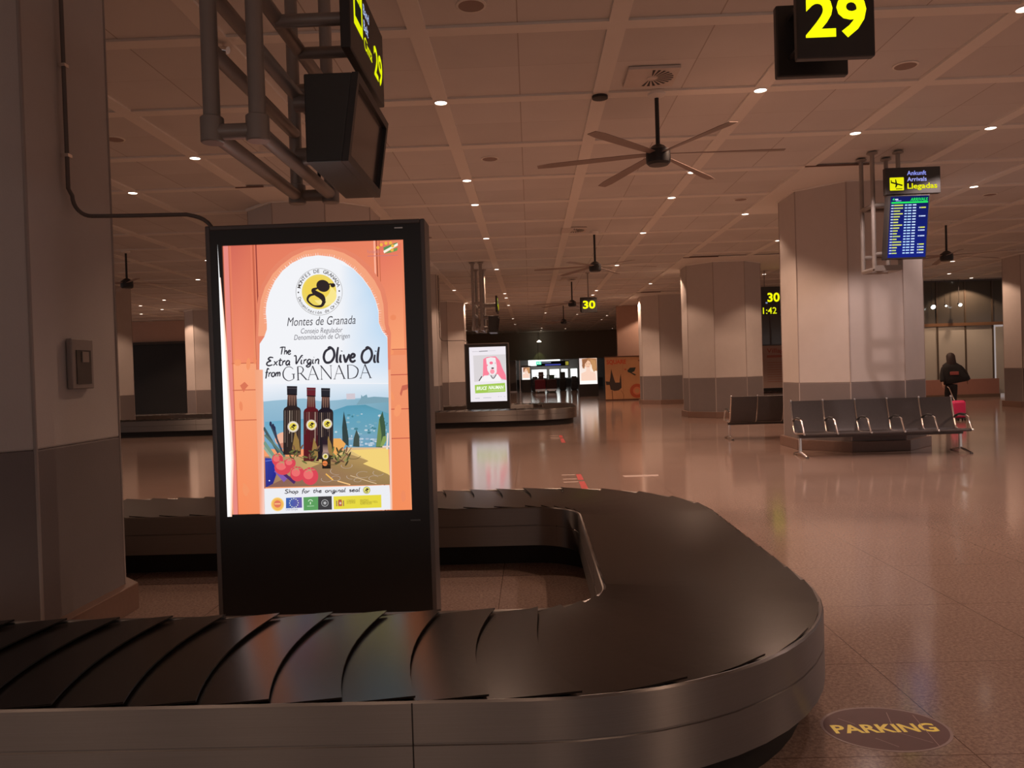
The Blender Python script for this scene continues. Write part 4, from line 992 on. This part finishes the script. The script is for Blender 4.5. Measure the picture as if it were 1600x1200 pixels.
# ------------------------------------------------------------------ benches
def bench(x, y, rz, n, lab):
    t = thing('airport_bench', (x, y, 0), lab, 'bench', 'airport seating benches', rz)
    p = .54; Wd = n*p
    def shell(i):  # seat and back as one curved sheet profile (y, z)
        return [(-.26, .385), (-.20, .395), (.05, .375), (.19, .37), (.245, .39), (.275, .44), (.33, .62), (.375, .78), (.40, .905)]
    prof = shell(0)
    for i in range(n):
        x0_, x1_ = i*p+.018, (i+1)*p-.018
        for nm, pr in (('seat', prof[:5]), ('backrest', prof[4:])):
            vs = []; th = .022
            for (yy, zz) in pr: vs += [(x0_, yy, zz), (x1_, yy, zz)]
            k0 = len(vs)
            nrm = []
            for j in range(len(pr)):
                a_ = Vector(pr[max(j-1, 0)]); b_ = Vector(pr[min(j+1, len(pr)-1)]); d = (b_-a_).normalized(); nrm.append((d.y, -d.x))
            for j, (yy, zz) in enumerate(pr): vs += [(x0_, yy+nrm[j][0]*th, zz+nrm[j][1]*th), (x1_, yy+nrm[j][0]*th, zz+nrm[j][1]*th)]
            fs = []
            for j in range(len(pr)-1):
                a_, b_, c2, d2 = 2*j, 2*j+1, 2*j+3, 2*j+2
                fs += [(a_, b_, c2, d2), (a_+k0, d2+k0, c2+k0, b_+k0), (a_, d2, d2+k0, a_+k0), (b_, b_+k0, c2+k0, c2)]
            m_ = len(pr)-1
            fs += [(0, k0, k0+1, 1), (2*m_, 2*m_+1, 2*m_+1+k0, 2*m_+k0)]
            MB().add(vs, fs).build(nm, seat_m, t, ang=40)
    for i in range(n+1):
        xx = i*p
        mb = MB(); pts = [(xx, yy, zz) for yy, zz in prof]
        mb.path(pts, .015, n=10); mb.lathe([(.001, -.02), (.02, -.01), (.02, .01), (.001, .02)], (xx, .40, .91), n=12, cap=False)
        mb.lathe([(.001, -.02), (.018, -.01), (.018, .01), (.001, .02)], (xx, -.26, .385), n=12, cap=False)
        mb.build('seat_bracket', chrome_m, t)
        arm = [(xx, .30, .56), (xx, .25, .60), (xx, .10, .615), (xx, -.08, .61), (xx, -.13, .59), (xx, -.19, .48), (xx, -.235, .40)]
        ar = MB().path(arm, .016, n=10).build('armrest', chrome_m, t)
        MB().path([(xx, .28, .577), (xx, .18, .612), (xx, .10, .628), (xx, -.06, .624)], .020, n=10).build('arm_pad', black_m, ar)
    MB().box(.0, Wd, .02, .10, .30, .345).build('beam', grey_m, t, smooth=False, bevel=.004)
    for xx in (p*.06, Wd-p*.06):
        mb = MB().path([(xx, .06, .345), (xx, .06, .12), (xx, .05, .05)], .026, n=12)
        mb.path([(xx, .05, .07), (xx, .18, .04), (xx, .34, .015)], .020, n=10).path([(xx, .05, .07), (xx, -.12, .045), (xx, -.27, .015)], .020, n=10)
        lg = mb.build('leg', chrome_m, t)
        mb = MB()
        for yy in (.34, -.27): mb.lathe([(.026, 0), (.026, .012), (.02, .02)], (xx, yy, 0), n=12)
        mb.build('foot_glide', black_m, lg)
    return t
bench(4.42, 13.37, 0, 5, 'five-seat grey airport bench with chrome armrests in front of the large pillar')
bench(6.80, 16.95, pi, 5, 'dark bench facing away, its end showing left of the large pillar')

# ------------------------------------------------------------------ floor markings
mark_red = mat('worn red tape', (.42, .05, .05), .5, var=.2, scale=20); mark_wh = mat('thin pale tape', (.62, .52, .46), .5)
def flat(mb, pts, z=.0012): mb.prism(pts, .0, z)
def floor_mark(y0, y1, ym, lab):
    t = thing('floor_tape_mark', (.66, y0, 0), lab, 'floor marking', 'red distance markings on the floor')
    mb = MB(); h = y1-y0
    flat(mb, [(-.045, 0), (.045, 0), (.04, h*.55), (-.04, h*.55)]); flat(mb, [(-.04, h*.64), (.04, h*.64), (.04, h), (-.035, h)]); mb.build('red_strip', mark_red, t, smooth=False)
    mb = MB()
    for q in (.52, .70, .97): flat(mb, [(-.25, h*q), (-.05, h*q), (-.05, h*q+.035), (-.25, h*q+.035)])
    mb.build('pale_line', mark_wh, t, smooth=False)
floor_mark(10.2, 11.9, 11, 'red tape strip with three pale lines on the floor beyond the nearest carousel')
floor_mark(17.2, 19.2, 18, 'small faint red tape strip on the floor near the far carousel')
t = MB().prism([(1.30, 11.45), (1.78, 11.45), (1.80, 11.62), (1.28, 11.62)], 0, .0012)
tag(t.build('worn_floor_lettering', mat('worn sticker residue', (.40, .31, .27), .5, var=.25, scale=30), smooth=False), 'faint worn grey strip of lettering on the floor right of the red tape', 'floor marking')
# parking sticker
t = thing('parking_floor_sticker', (1.447, 3.385, 0), 'oval dark red floor sticker reading PARKING in yellow, bottom right', 'floor sticker')
def ell(rx, ry, n=48): return [(rx*cos(2*pi*i/n)+.0, ry*sin(2*pi*i/n)) for i in range(n)]
MB().prism(ell(.262, .212), 0, .0010).build('rim', mat('sticker rim', (.20, .115, .10), .45), t, smooth=False)
MB().prism(ell(.25, .20), 0, .0014).build('disc', mat('dark red sticker', (.105, .040, .038), .5, var=.15, scale=12, spec=.2), t, smooth=False)
art = Art((1.447, 3.385, .0016), (1, 0, 0), (0, 1, 0), step=.0002)
art.text('PARKING', -.005, -.038, .085, (255, 232, 60), bold=.03, width=.43, align='c', vs=1.25)
for a_, b_ in (((-.16, .10), (-.11, .04)), ((.03, -.04), (.13, -.14)), ((.17, .12), (.14, -.17)), ((-.08, -.09), (-.02, -.17)), ((.07, .15), (.04, .03))): art.stroke([a_, b_], .0028, (150, 112, 104), sm=False)
o = art.build('lettering', art_print('sticker print', .4), t)

# ------------------------------------------------------------------ right-hand glazed partition
brown_m = mat('brown beam paint', (.22, .12, .06), .45)
frost_m = mat('frosted partition glass', (.55, .54, .46), .28, var=.06, scale=1.2)
darkglass_m = mat('dark upper glass', (.10, .09, .07), .12, var=.2, scale=.8, spec=.8)
t = thing('glazed_partition', (17.6, 32.2, 0), 'glazed partition with dark upper panes and frosted lower panes behind the walking person', 'glass partition')
xs_ = [-3.2, -2.1, -1.42, -.32, .75, 1.9, 3.0, 4.1]
for a_, b_ in zip(xs_[:-1], xs_[1:]):
    MB().box(a_+.03, b_-.03, -.01, .01, 2.95, ZC-.05).build('upper_pane', darkglass_m, t, smooth=False)
    if not (a_ == .75): MB().box(a_+.03, b_-.03, -.01, .01, .05 if a_ > .7 else .70, 2.83).build('lower_pane', frost_m, t, smooth=False)
for x in xs_: MB().box(x-.03, x+.03, -.04, .04, .02, ZC).build('mullion', mat('dark brown mullion', (.10, .075, .05), .4), t, smooth=False)
MB().box(-3.3, 4.2, -.07, .07, 2.83, 2.95).build('beam', brown_m, t, smooth=False)
MB().box(-3.3, 4.2, -.05, .05, ZC-.06, ZC).build('head_rail', grey_m, t, smooth=False)
t = thing('glass_door', (18.92, 32.12, 0), 'pale glass door with chrome bottom rail at the right end of the partition', 'door')
MB().box(-.50, .50, -.02, .0, .10, 2.75).build('pane', frost_m, t, smooth=False)
MB().box(-.52, .52, -.035, .015, .02, .11).build('bottom_rail', chrome_m, t, smooth=False)
t = thing('low_partition_wall', (16.2, 31.75, 0), 'low reddish-brown wall under the frosted panes behind the person', 'low wall')
MB().box(-2.3, 2.05, -.1, .1, 0, .72).build('panel', mat('low wall laminate', (.40, .20, .15), .5), t, smooth=False)
MB().box(-2.33, 2.08, -.12, .12, 0, .13).build('kick_plate', mat('kick plate', (.16, .10, .06), .4), t, smooth=False)
wall('wall_partition_left', 12.6, 14.35, 32.1, 32.4, 0, ZC+.02, redwall_m)
wall('wall_partition_right', 21.8, 24, 32.1, 32.4, 0, ZC+.02, redwall_m)
# glowing discs on stems, added for lamp reflections in the dark glass
for i_, (x, z) in enumerate(((15.85, 3.65), (16.35, 3.68), (16.9, 3.70))):
    t = thing('glass_reflection', (x, 31.9, z), '%s glowing disc standing in for a lamp reflection in the dark upper glass' % ('left', 'middle', 'right')[i_], 'spotlight', 'lamp reflections in the dark glass')
    MB().rod((0, 0, 0), (0, -.10, -.06), .05 if i_ != 1 else .03, n=16).build('head', black_m, t)
    MB().rod((0, -.101, -.061), (0, -.115, -.069), .085 if i_ == 0 else (.035 if i_ == 1 else .065), n=16).build('lens', emit('reflected lamp glow', (.95, 1.0, .95), 5.0), t)
    MB().rod((0, 0, 0), (0, 0, ZC-z), .008, n=8).build('stem', black_m, t)

# ------------------------------------------------------------------ village billboard between the pillars
t = thing('village_billboard', (9.75, 33.6, 0), 'shop front with dark window over a pale Village text board, seen between two pillars', 'billboard')
MB().box(-1.6, 3.2, .05, .25, 2.35, 4.3).build('dark_window', darkglass_m, t, smooth=False)
MB().box(-1.6, 3.2, .05, .25, .55, 2.32).build('board', mat('pale pink board', (.52, .36, .30), .6), t, smooth=False)
MB().box(-1.6, 3.2, .0, .25, 0, .55).build('plinth', dark_m, t, smooth=False)
MB().box(-1.6, 3.2, .0, .26, 2.32, 2.37).build('ledge', grey_m, t, smooth=False)
for x in (-.9, .3, 1.5): MB().box(x-.03, x+.03, .02, .06, 2.37, 4.3).build('mullion', grey_m, t, smooth=False)
art = Art((9.75, 33.645, 0), (1, 0, 0), (0, 0, 1)); R_ = (176, 92, 84)
art.text('Village H', .12, 2.02, .26, R_, bold=.01, width=1.15); art.rect(.12, 1.82, .95, 1.92, (180, 110, 98))
for k_ in range(9): art.rect(.12, 1.60-k_*.10, .12+random.uniform(1.1, 1.7), 1.625-k_*.10, (182, 128, 112))
art.build('lettering', art_print('board print', .6), t)

# ------------------------------------------------------------------ wood-coloured mural board
t = thing('mural_board', (4.55, 39.2, 0), 'wood-coloured mural board with dark plane silhouettes and an orange ring, centre right', 'mural board')
MB().box(-.92, 1.35, 0, .10, .05, 2.12).build('board', mat('plywood board', (.52, .26, .12), .55, var=.1, scale=3), t, smooth=False)
MB().box(-.94, 1.37, -.02, .12, 2.12, 2.17).build('top_rail', mat('dark oak rail', (.10, .04, .02), .5), t, smooth=False)
MB().box(-.94, 1.37, -.03, .12, .0, .07).build('bottom_rail', mat('dark oak rail', (1, 1, 1)), t, smooth=False)
art = Art((3.63, 39.197, .05), (1, 0, 0), (0, 0, 1)); D_ = (58, 46, 42)
def Am(x, y): return ((x-185)/12/1250*39.2*1.0, (1018-y)/12/1250*39.2)
art.text('SQUARE', *Am(215, 350), .28, (196, 84, 48), bold=.05, width=.95)
art.poly([Am(*p) for p in ((300, 440), (318, 520), (350, 640), (370, 700), (450, 700), (455, 640), (478, 530), (482, 650), (485, 800), (430, 845), (350, 855), (280, 830), (262, 740), (200, 740), (190, 670), (262, 680), (280, 600))], D_)
art.stroke([Am(305, 850), Am(312, 1010)], .03, (90, 50, 34), sm=False); art.stroke([Am(475, 850), Am(520, 940), Am(510, 1010)], .015, (120, 70, 44))
art.poly([Am(*p) for p in ((600, 480), (650, 430), (760, 428), (730, 500), (680, 520), (760, 560), (740, 580), (660, 530), (610, 510))], (44, 52, 46)); art.disc(*Am(565, 460), .05, .04, (190, 84, 60)); art.poly([Am(800, 300), Am(850, 270), Am(850, 330)], (120, 56, 36))
art.ring(*Am(770, 865), .27, .15, (178, 82, 50)); art.ring(*Am(770, 865), .15, .07, (206, 120, 84)); art.stroke([Am(515, 1010), Am(515, 250)], .006, (130, 74, 44), sm=False)
art.build('picture', art_print('mural print', .6), t)

# ------------------------------------------------------------------ far corridor beyond the fascia
def small_display(x, y, w, h, z0, H, lab, flip=False):
    t = thing('portrait_display', (x, y, 0), lab, 'advertising display', 'distant lit portrait displays')
    MB().box(-w/2-.05, w/2+.05, 0, .18, .0, H).build('cabinet', black_m, t, smooth=False)
    global art
    art = Art((x-w/2, y-.004, z0), (1, 0, 0), (0, 0, 1), step=.0008)
    q = -1 if flip else 1
    def U(u, v): return ((u if not flip else 1-u)*w, v*h)
    art.rect(0, 0, w, h, [(250, 240, 232), (250, 240, 232), (236, 206, 180), (226, 208, 206)])
    art.poly([U(.15, .98), U(.5, 1.0), (U(.98, .98)), U(1, .5), U(.8, .52), U(.7, .75), U(.35, .8), U(.28, .6), U(.18, .62)], (176, 124, 84))
    art.disc(*U(.48, .76), .17*w, .15*h, (236, 190, 160)); art.poly([U(.4, .66), U(.58, .66), U(.62, .5), U(.9, .42), U(.95, .14), U(.08, .14), U(.1, .42), U(.38, .5)], (240, 204, 184))
    art.poly([U(.2, .95), U(.5, .97), U(.42, .86), U(.32, .78), U(.26, .62), U(.15, .7)], (150, 100, 70)); art.poly([U(.62, .96), U(.9, .9), U(.96, .6), U(.82, .45), U(.72, .6), U(.68, .8)], (190, 140, 92))
    art.disc(*U(.42, .78), .02*w, .012*h, (90, 60, 50)); art.disc(*U(.56, .78), .02*w, .012*h, (90, 60, 50)); art.disc(*U(.49, .67), .04*w, .012*h, (190, 90, 90))
    art.rect(0, 0, w, h*.13, (252, 246, 240))
    art.build('poster', art_emit('backlit portrait poster', 1.1), t)
small_display(3.33, 46.4, 1.02, 1.50, .72, 2.28, 'distant lit display with a long-haired woman poster beside the mural board')
small_display(-.36, 60.0, .60, .92, .95, 2.0, 'tiny far lit portrait display at the left of the bright corridor end')
# corridor end: lit shop front and what stands before it
wall('wall_corridor_end', -12, 12, 78, 78.2, 0, ZC, mat('corridor end wall', (.16, .14, .13), .5))
t = thing('lit_shop_front', (2.2, 76.0, 0), 'brightly lit white shop front glowing at the far end of the corridor', 'shop front')
wm = emit('lit white fascia', (.95, 1.0, .97), 2.2)
MB().box(-2.4, .6, 0, .3, 2.1, 2.75).build('lit_fascia', wm, t, smooth=False)
for x0_, x1_ in ((-2.1, -.7), (-.4, .5), (.7, 1.3), (1.6, 2.2)): MB().box(x0_, x1_, .1, .3, .9, 1.7).build('lit_window', wm, t, smooth=False)
MB().box(-3.6, 4.6, .05, .3, 0, .8).build('counter', mat('shop counter', (.06, .06, .06), .4), t, smooth=False)
t = thing('exit_sign', (.42, 62.6, 2.06), 'green glowing emergency sign hanging at the corridor mouth', 'exit sign')
MB().box(0, .42, 0, .06, 0, .26).build('case', emit('green sign glow', (.08, .85, .5), 1.0), t, smooth=False)
MB().rod((.2, .03, .26), (.2, .03, ZC-2.06), .015, n=8).build('rod', black_m, t)
art = Art((.42, 62.597, 2.06), (1, 0, 0), (0, 0, 1), step=.001); art.poly([(.06, .13), (.14, .2), (.14, .16), (.24, .16), (.24, .10), (.14, .10), (.14, .06)], (230, 255, 240)); art.rect(.28, .05, .36, .21, (230, 255, 240)); art.build('arrow', art_emit('lit sign lettering', 1.0), t)
t = thing('dark_gantry_sign', (1.6, 66.5, 1.95), 'wide dark overhead sign board with blue text in the far corridor', 'overhead sign')
MB().box(-1.1, 1.6, 0, .1, 0, .42).build('board', black_m, t, smooth=False)
for x in (-.8, 1.2): MB().rod((x, .05, .42), (x, .05, ZC-1.95), .02, n=8).build('rod', black_m, t)
art = Art((1.6, 66.49, 1.95), (1, 0, 0), (0, 0, 1), step=.002); art.rect(-.4, .06, .9, .16, (70, 76, 170)); art.rect(-.9, .26, .1, .34, (120, 126, 140)); art.rect(1.3, .05, 1.55, .35, (150, 140, 50)); art.build('lettering', art_emit('lit sign lettering', 1.0), t)
for nm, x in (('first', .55), ('second', 1.35)):
    t = thing('luggage_trolley', (x+.1, 57.0, 0), '%s row of nested luggage trolleys with red panel in the far corridor' % ('left' if nm == 'first' else 'right'), 'luggage trolley', 'luggage trolleys in the corridor')
    MB().box(-.38, .38, 0, 1.6, .25, .95).build('side_panel', mat('dark red trolley panel' if nm == 'first' else 'darker trolley panel', (.20, .012, .03) if nm == 'first' else (.06, .02, .02), .4), t, smooth=False, bevel=.03)
    MB().path([(-.33, .1, .9), (-.33, -.05, 1.25), (.33, -.05, 1.25), (.33, .1, .9)], .03, n=8).build('handle', black_m, t)
    mb = MB()
    for xx in (-.28, .28):
        mb = MB().rod((xx-.04, .1, .12), (xx+.04, .1, .12), .12, n=16); mb.build('wheel', chrome_m if nm == 'first' else black_m, t)
    MB().box(-.36, .36, .0, 1.5, .12, .27).build('frame', chrome_m, t, smooth=False)
random.seed(4)
for i_, (x, h_, c) in enumerate(((-.05, 1.15, (.03, .03, .035)), (.42, 1.5, (.05, .02, .02)), (1.25, 1.25, (.02, .05, .035)), (2.1, 1.45, (.02, .02, .02)), (3.0, 1.1, (.04, .04, .045)))):
    t = thing('stacked_suitcase', (x+.35, 60.5+i_*.4, 0), '%s dark piece of stacked baggage before the bright shop front' % order[i_].replace('nearest', 'leftmost'), 'suitcase', 'dark baggage in the far corridor')
    MB().box(-.26, .26, 0, .3, .06, h_*.55).build('lower_case', mat('far baggage %d' % i_, c, .5), t, smooth=False, bevel=.05)
    MB().box(-.2, .2, .02, .28, h_*.55, h_).build('upper_case', mat('far baggage upper %d' % i_, tuple(q*1.6 for q in c), .5), t, smooth=False, bevel=.05)
    MB().box(-.2, .2, .05, .1, 0, .06).build('wheel_bar', black_m, t, smooth=False)
# bright door frames either side of the corridor mouth
for i_, x in enumerate((-1.15, -.85, 3.95)):
    t = thing('steel_door_post', (x, 62.0 if i_ < 2 else 61, 0), '%s slim bright steel post at the mouth of the far corridor' % ('leftmost', 'second', 'right-hand')[i_], 'post', 'steel door posts')
    MB().box(-.035, .035, -.035, .035, 0, 2.43).build('post', chrome_m, t, smooth=False)
    MB().box(-.08, .08, -.08, .08, 0, .03).build('foot_plate', chrome_m, t, smooth=False)
# glass screen left of the corridor mouth
t = thing('corridor_glass_screen', (-2.6, 61.5, 0), 'dim grey glass screen filling the left part of the far corridor mouth', 'glass screen')
for k_ in range(3): MB().box(-1.5+k_*1.0+.03, -.5+k_*1.0-.03, 0, .02, .05, 2.4).build('pane', mat('dim grey glass', (.16, .135, .12), .15), t, smooth=False)
MB().box(-1.5, 1.5, -.03, .05, 0, .08).build('bottom_rail', chrome_m, t, smooth=False)
# small ceiling spot on the fascia
t = thing('fascia_spotlight', (.72, 62.9, 3.9), 'tiny bright spotlight glowing on the dark fascia above the corridor', 'spotlight')
MB().rod((0, 0, 0), (0, 0, ZC-3.9), .02, n=8).build('stem', black_m, t); MB().lathe([(.02, .1), (.16, .0), (.17, -.06), (.02, -.07)], n=16).build('head', emit('warm white glow', (1, .9, .7), 4.0), t)
sl = bpy.data.lights.new('fascia_beam', 'SPOT'); sl.energy = 10; sl.spot_size = radians(40); sl.color = (.9, 1, .35); lo = bpy.data.objects.new('fascia_beam', sl); COL.objects.link(lo); lo.parent = t; lo.location = (0, .25, -.1); lo.rotation_euler = (radians(25), 0, 0)

# ------------------------------------------------------------------ walking person with suitcase
def skin_obj(name, verts, edges, radii, m, parent, root=0, sub=2):
    me = bpy.data.meshes.new(name); me.from_pydata(verts, edges, []); me.materials.append(m)
    o = bpy.data.objects.new(name, me); COL.objects.link(o); o.parent = parent
    sk = o.modifiers.new('skin', 'SKIN')
    for i, r in enumerate(radii): me.skin_vertices[0].data[i].radius = r if isinstance(r, tuple) else (r, r)
    me.skin_vertices[0].data[root].use_root = True
    sk.use_smooth_shade = True; sk.branch_smoothing = .4
    sb = o.modifiers.new('sub', 'SUBSURF'); sb.levels = sub; sb.render_levels = sub
    return o
per = thing('person', (10.70, 20.64, 0), 'person with long dark hair in a black cape coat walking away pulling a pink suitcase', 'person', None, -.15)
skin_m = mat('skin', (.42, .24, .17), .55)
black_cloth = mat('black cloth', (.008, .007, .007), .8, bump=.2, bscale=30)
V = [(0,0,.93),(0,-.01,1.08),(0,.0,1.26),(0,.01,1.38),(0,.02,1.45),(0,.03,1.56),(0,.035,1.63)]
E_ = [(i, i+1) for i in range(6)]
Rr = [(.15,.11),(.12,.09),(.15,.10),(.10,.08),(.05,.055),(.080,.092),(.068,.082)]
def chain(start, pts, rs):
    p = start
    for q, r in zip(pts, rs): V.append(q); Rr.append(r); E_.append((p, len(V)-1)); p = len(V)-1
    return p
chain(0, [(-.08,.02,.86),(-.05,.14,.50),(-.05,.12,.10),(-.05,.14,.05),(-.05,.26,.03)], [.085,.058,.040,.04,.03])
chain(0, [(.08,0,.86),(.055,.02,.50),(.05,-.22,.14),(.05,-.23,.07),(.05,-.12,.03)], [.085,.058,.040,.04,.03])
def hand_(w, d, side):
    palm = chain(w, [tuple(Vector(V[w])+Vector(d)*.05)], [(.026, .016)])
    b = Vector(V[palm]); d = Vector(d).normalized(); sdir = Vector((0, 1, 0)); c = d.cross(sdir).normalized()
    for k_, (o_, l) in enumerate(((-.03, .060), (-.01, .072), (.01, .066), (.028, .05))):
        p0 = b+d*.03+sdir*o_; p1 = p0+d*l*.5+c*.004*side; p2 = p0+d*l*.8+c*.020*side
        chain(palm, [tuple(p0), tuple(p1), tuple(p2)], [.009, .0085, .007])
    chain(palm, [tuple(b-sdir*.035+d*.0), tuple(b-sdir*.05+d*.03+c*.015*side)], [.010, .008])
w1 = chain(3, [(-.17,.0,1.37),(-.22,-.03,1.12),(-.24,-.10,.92)], [.055,.042,.028]); hand_(w1, (-.0,-.25,-.95), 1)
w2 = chain(3, [(.17,.0,1.37),(.33,-.02,1.16),(.40,.08,1.0)], [.055,.042,.028]); hand_(w2, (.2,.35,-.9), -1)
body = skin_obj('body', V, E_, Rr, skin_m, per)
mb = MB()
for s_ in (-1, 1): mb.lathe([(.001, -.012), (.012, 0), (.001, .012)], (.032*s_, .115, 1.60), n=10, cap=False)
mb.build('eye', mat('eye', (.6, .58, .55), .3), per)
MB().add([(-.014, .118, 1.555), (.014, .118, 1.555), (0, .142, 1.56), (0, .115, 1.605)], [(0, 1, 2), (1, 3, 2), (3, 0, 2), (0, 3, 1)]).build('nose', skin_m, per)
MB().lathe([(.001, -.008), (.024, 0), (.001, .008)], (0, .108, 1.53), n=12, cap=False).build('mouth', mat('lips', (.35, .10, .09), .5), per)
def loft(rings, n=32):
    vs = []; fs = []
    for (cx_, cy_, z, rx, ry, zx) in rings:
        for k_ in range(n):
            a_ = 2*pi*k_/n; wv = 1+.05*sin(5*a_+z*7)
            vs.append((cx_+rx*cos(a_)*wv, cy_+ry*sin(a_)*wv, z+zx*cos(a_)))
    for i in range(len(rings)-1):
        for k_ in range(n): fs.append((i*n+k_, i*n+(k_+1)%n, (i+1)*n+(k_+1)%n, (i+1)*n+k_))
    fs += [tuple(range(n-1,-1,-1)), tuple(range((len(rings)-1)*n, len(rings)*n))]
    return MB().add(vs, fs)
loft([(.10, 0, .93, .31, .13, .05), (.11, 0, .96, .335, .15, .055), (.09, 0, 1.06, .325, .155, .035), (.055, 0, 1.18, .285, .15, .01), (.02, 0, 1.30, .245, .14, .0), (0, 0, 1.385, .20, .12, 0), (0, .01, 1.445, .12, .09, 0), (0, .015, 1.485, .065, .07, 0)]).build('cape_coat', black_cloth, per, ang=80)
MB().box(-.085, .12, -.185, -.160, 1.13, 1.215).build('back_patch', mat('faded red patch', (.30, .07, .06), .7), per, bevel=.01)
TV = [(0,0,.95),(0,0,.86)]; TE = [(0,1)]; TR = [(.165,.12),(.16,.12)]
V, E_, Rr = TV, TE, TR
chain(1, [(-.08,.03,.80),(-.05,.14,.50),(-.05,.12,.13)], [.092,.066,.050]); chain(1, [(.08,.01,.80),(.055,.02,.50),(.05,-.21,.17)], [.092,.066,.050])
skin_obj('trousers', V, E_, Rr, black_cloth, per)
for pts_ in ([(-.15,.0,1.37),(-.22,-.03,1.12),(-.238,-.09,.94)], [(.15,.0,1.38),(.33,-.02,1.16),(.395,.07,1.02)]):
    skin_obj('coat_sleeve', pts_, [(0, 1), (1, 2)], [.075, .07, .055], black_cloth, per)
for (x, y) in ((-.05, .20), (.05, -.17)):
    loft([(x, y, .0, .045, .13, 0), (x, y, .04, .045, .125, 0), (x, y-.04, .09, .042, .075, 0), (x, y-.06, .13, .04, .045, 0)], 20).build('shoe', black_m, per, ang=80)
loft([(0, -.045, 1.22, .09, .04, 0), (0, -.055, 1.30, .115, .06, 0), (0, -.045, 1.42, .11, .075, 0), (0, -.01, 1.52, .105, .10, 0), (0, .01, 1.62, .098, .108, 0), (0, .015, 1.67, .072, .085, 0), (0, .015, 1.695, .03, .04, 0)]).build('hair', mat('dark brown hair', (.022, .010, .008), .6, bump=.5, bscale=80, stretch=(1, 1, .1)), per, ang=80)
su = thing('pink_suitcase', (10.62, 20.2, 0), 'bright pink trolley suitcase pulled behind the walking person', 'suitcase', None, -.1)
_s = MB().box(-.17, .17, -.11, .11, .06, .50).build('shell', mat('pink suitcase shell', (.80, .04, .16), .35), su, bevel=.08); _s.modifiers[0].segments = 5
MB().box(-.172, .172, -.012, .012, .058, .502).build('zip_seam', mat('dark zip', (.12, .01, .03), .5), su, smooth=False)
MB().path([(-.05, .08, .50), (-.10, .24, .80), (-.12, .30, .84)], .011, n=8).build('handle', chrome_m, su)
for x in (-.13, .13):
    for y in (-.07, .07): MB().rod((x-.012, y, .03), (x+.012, y, .03), .03, n=14).build('wheel', black_m, su)
MB().box(-.15, .15, -.09, .09, .045, .065).build('base', black_m, su, smooth=False)
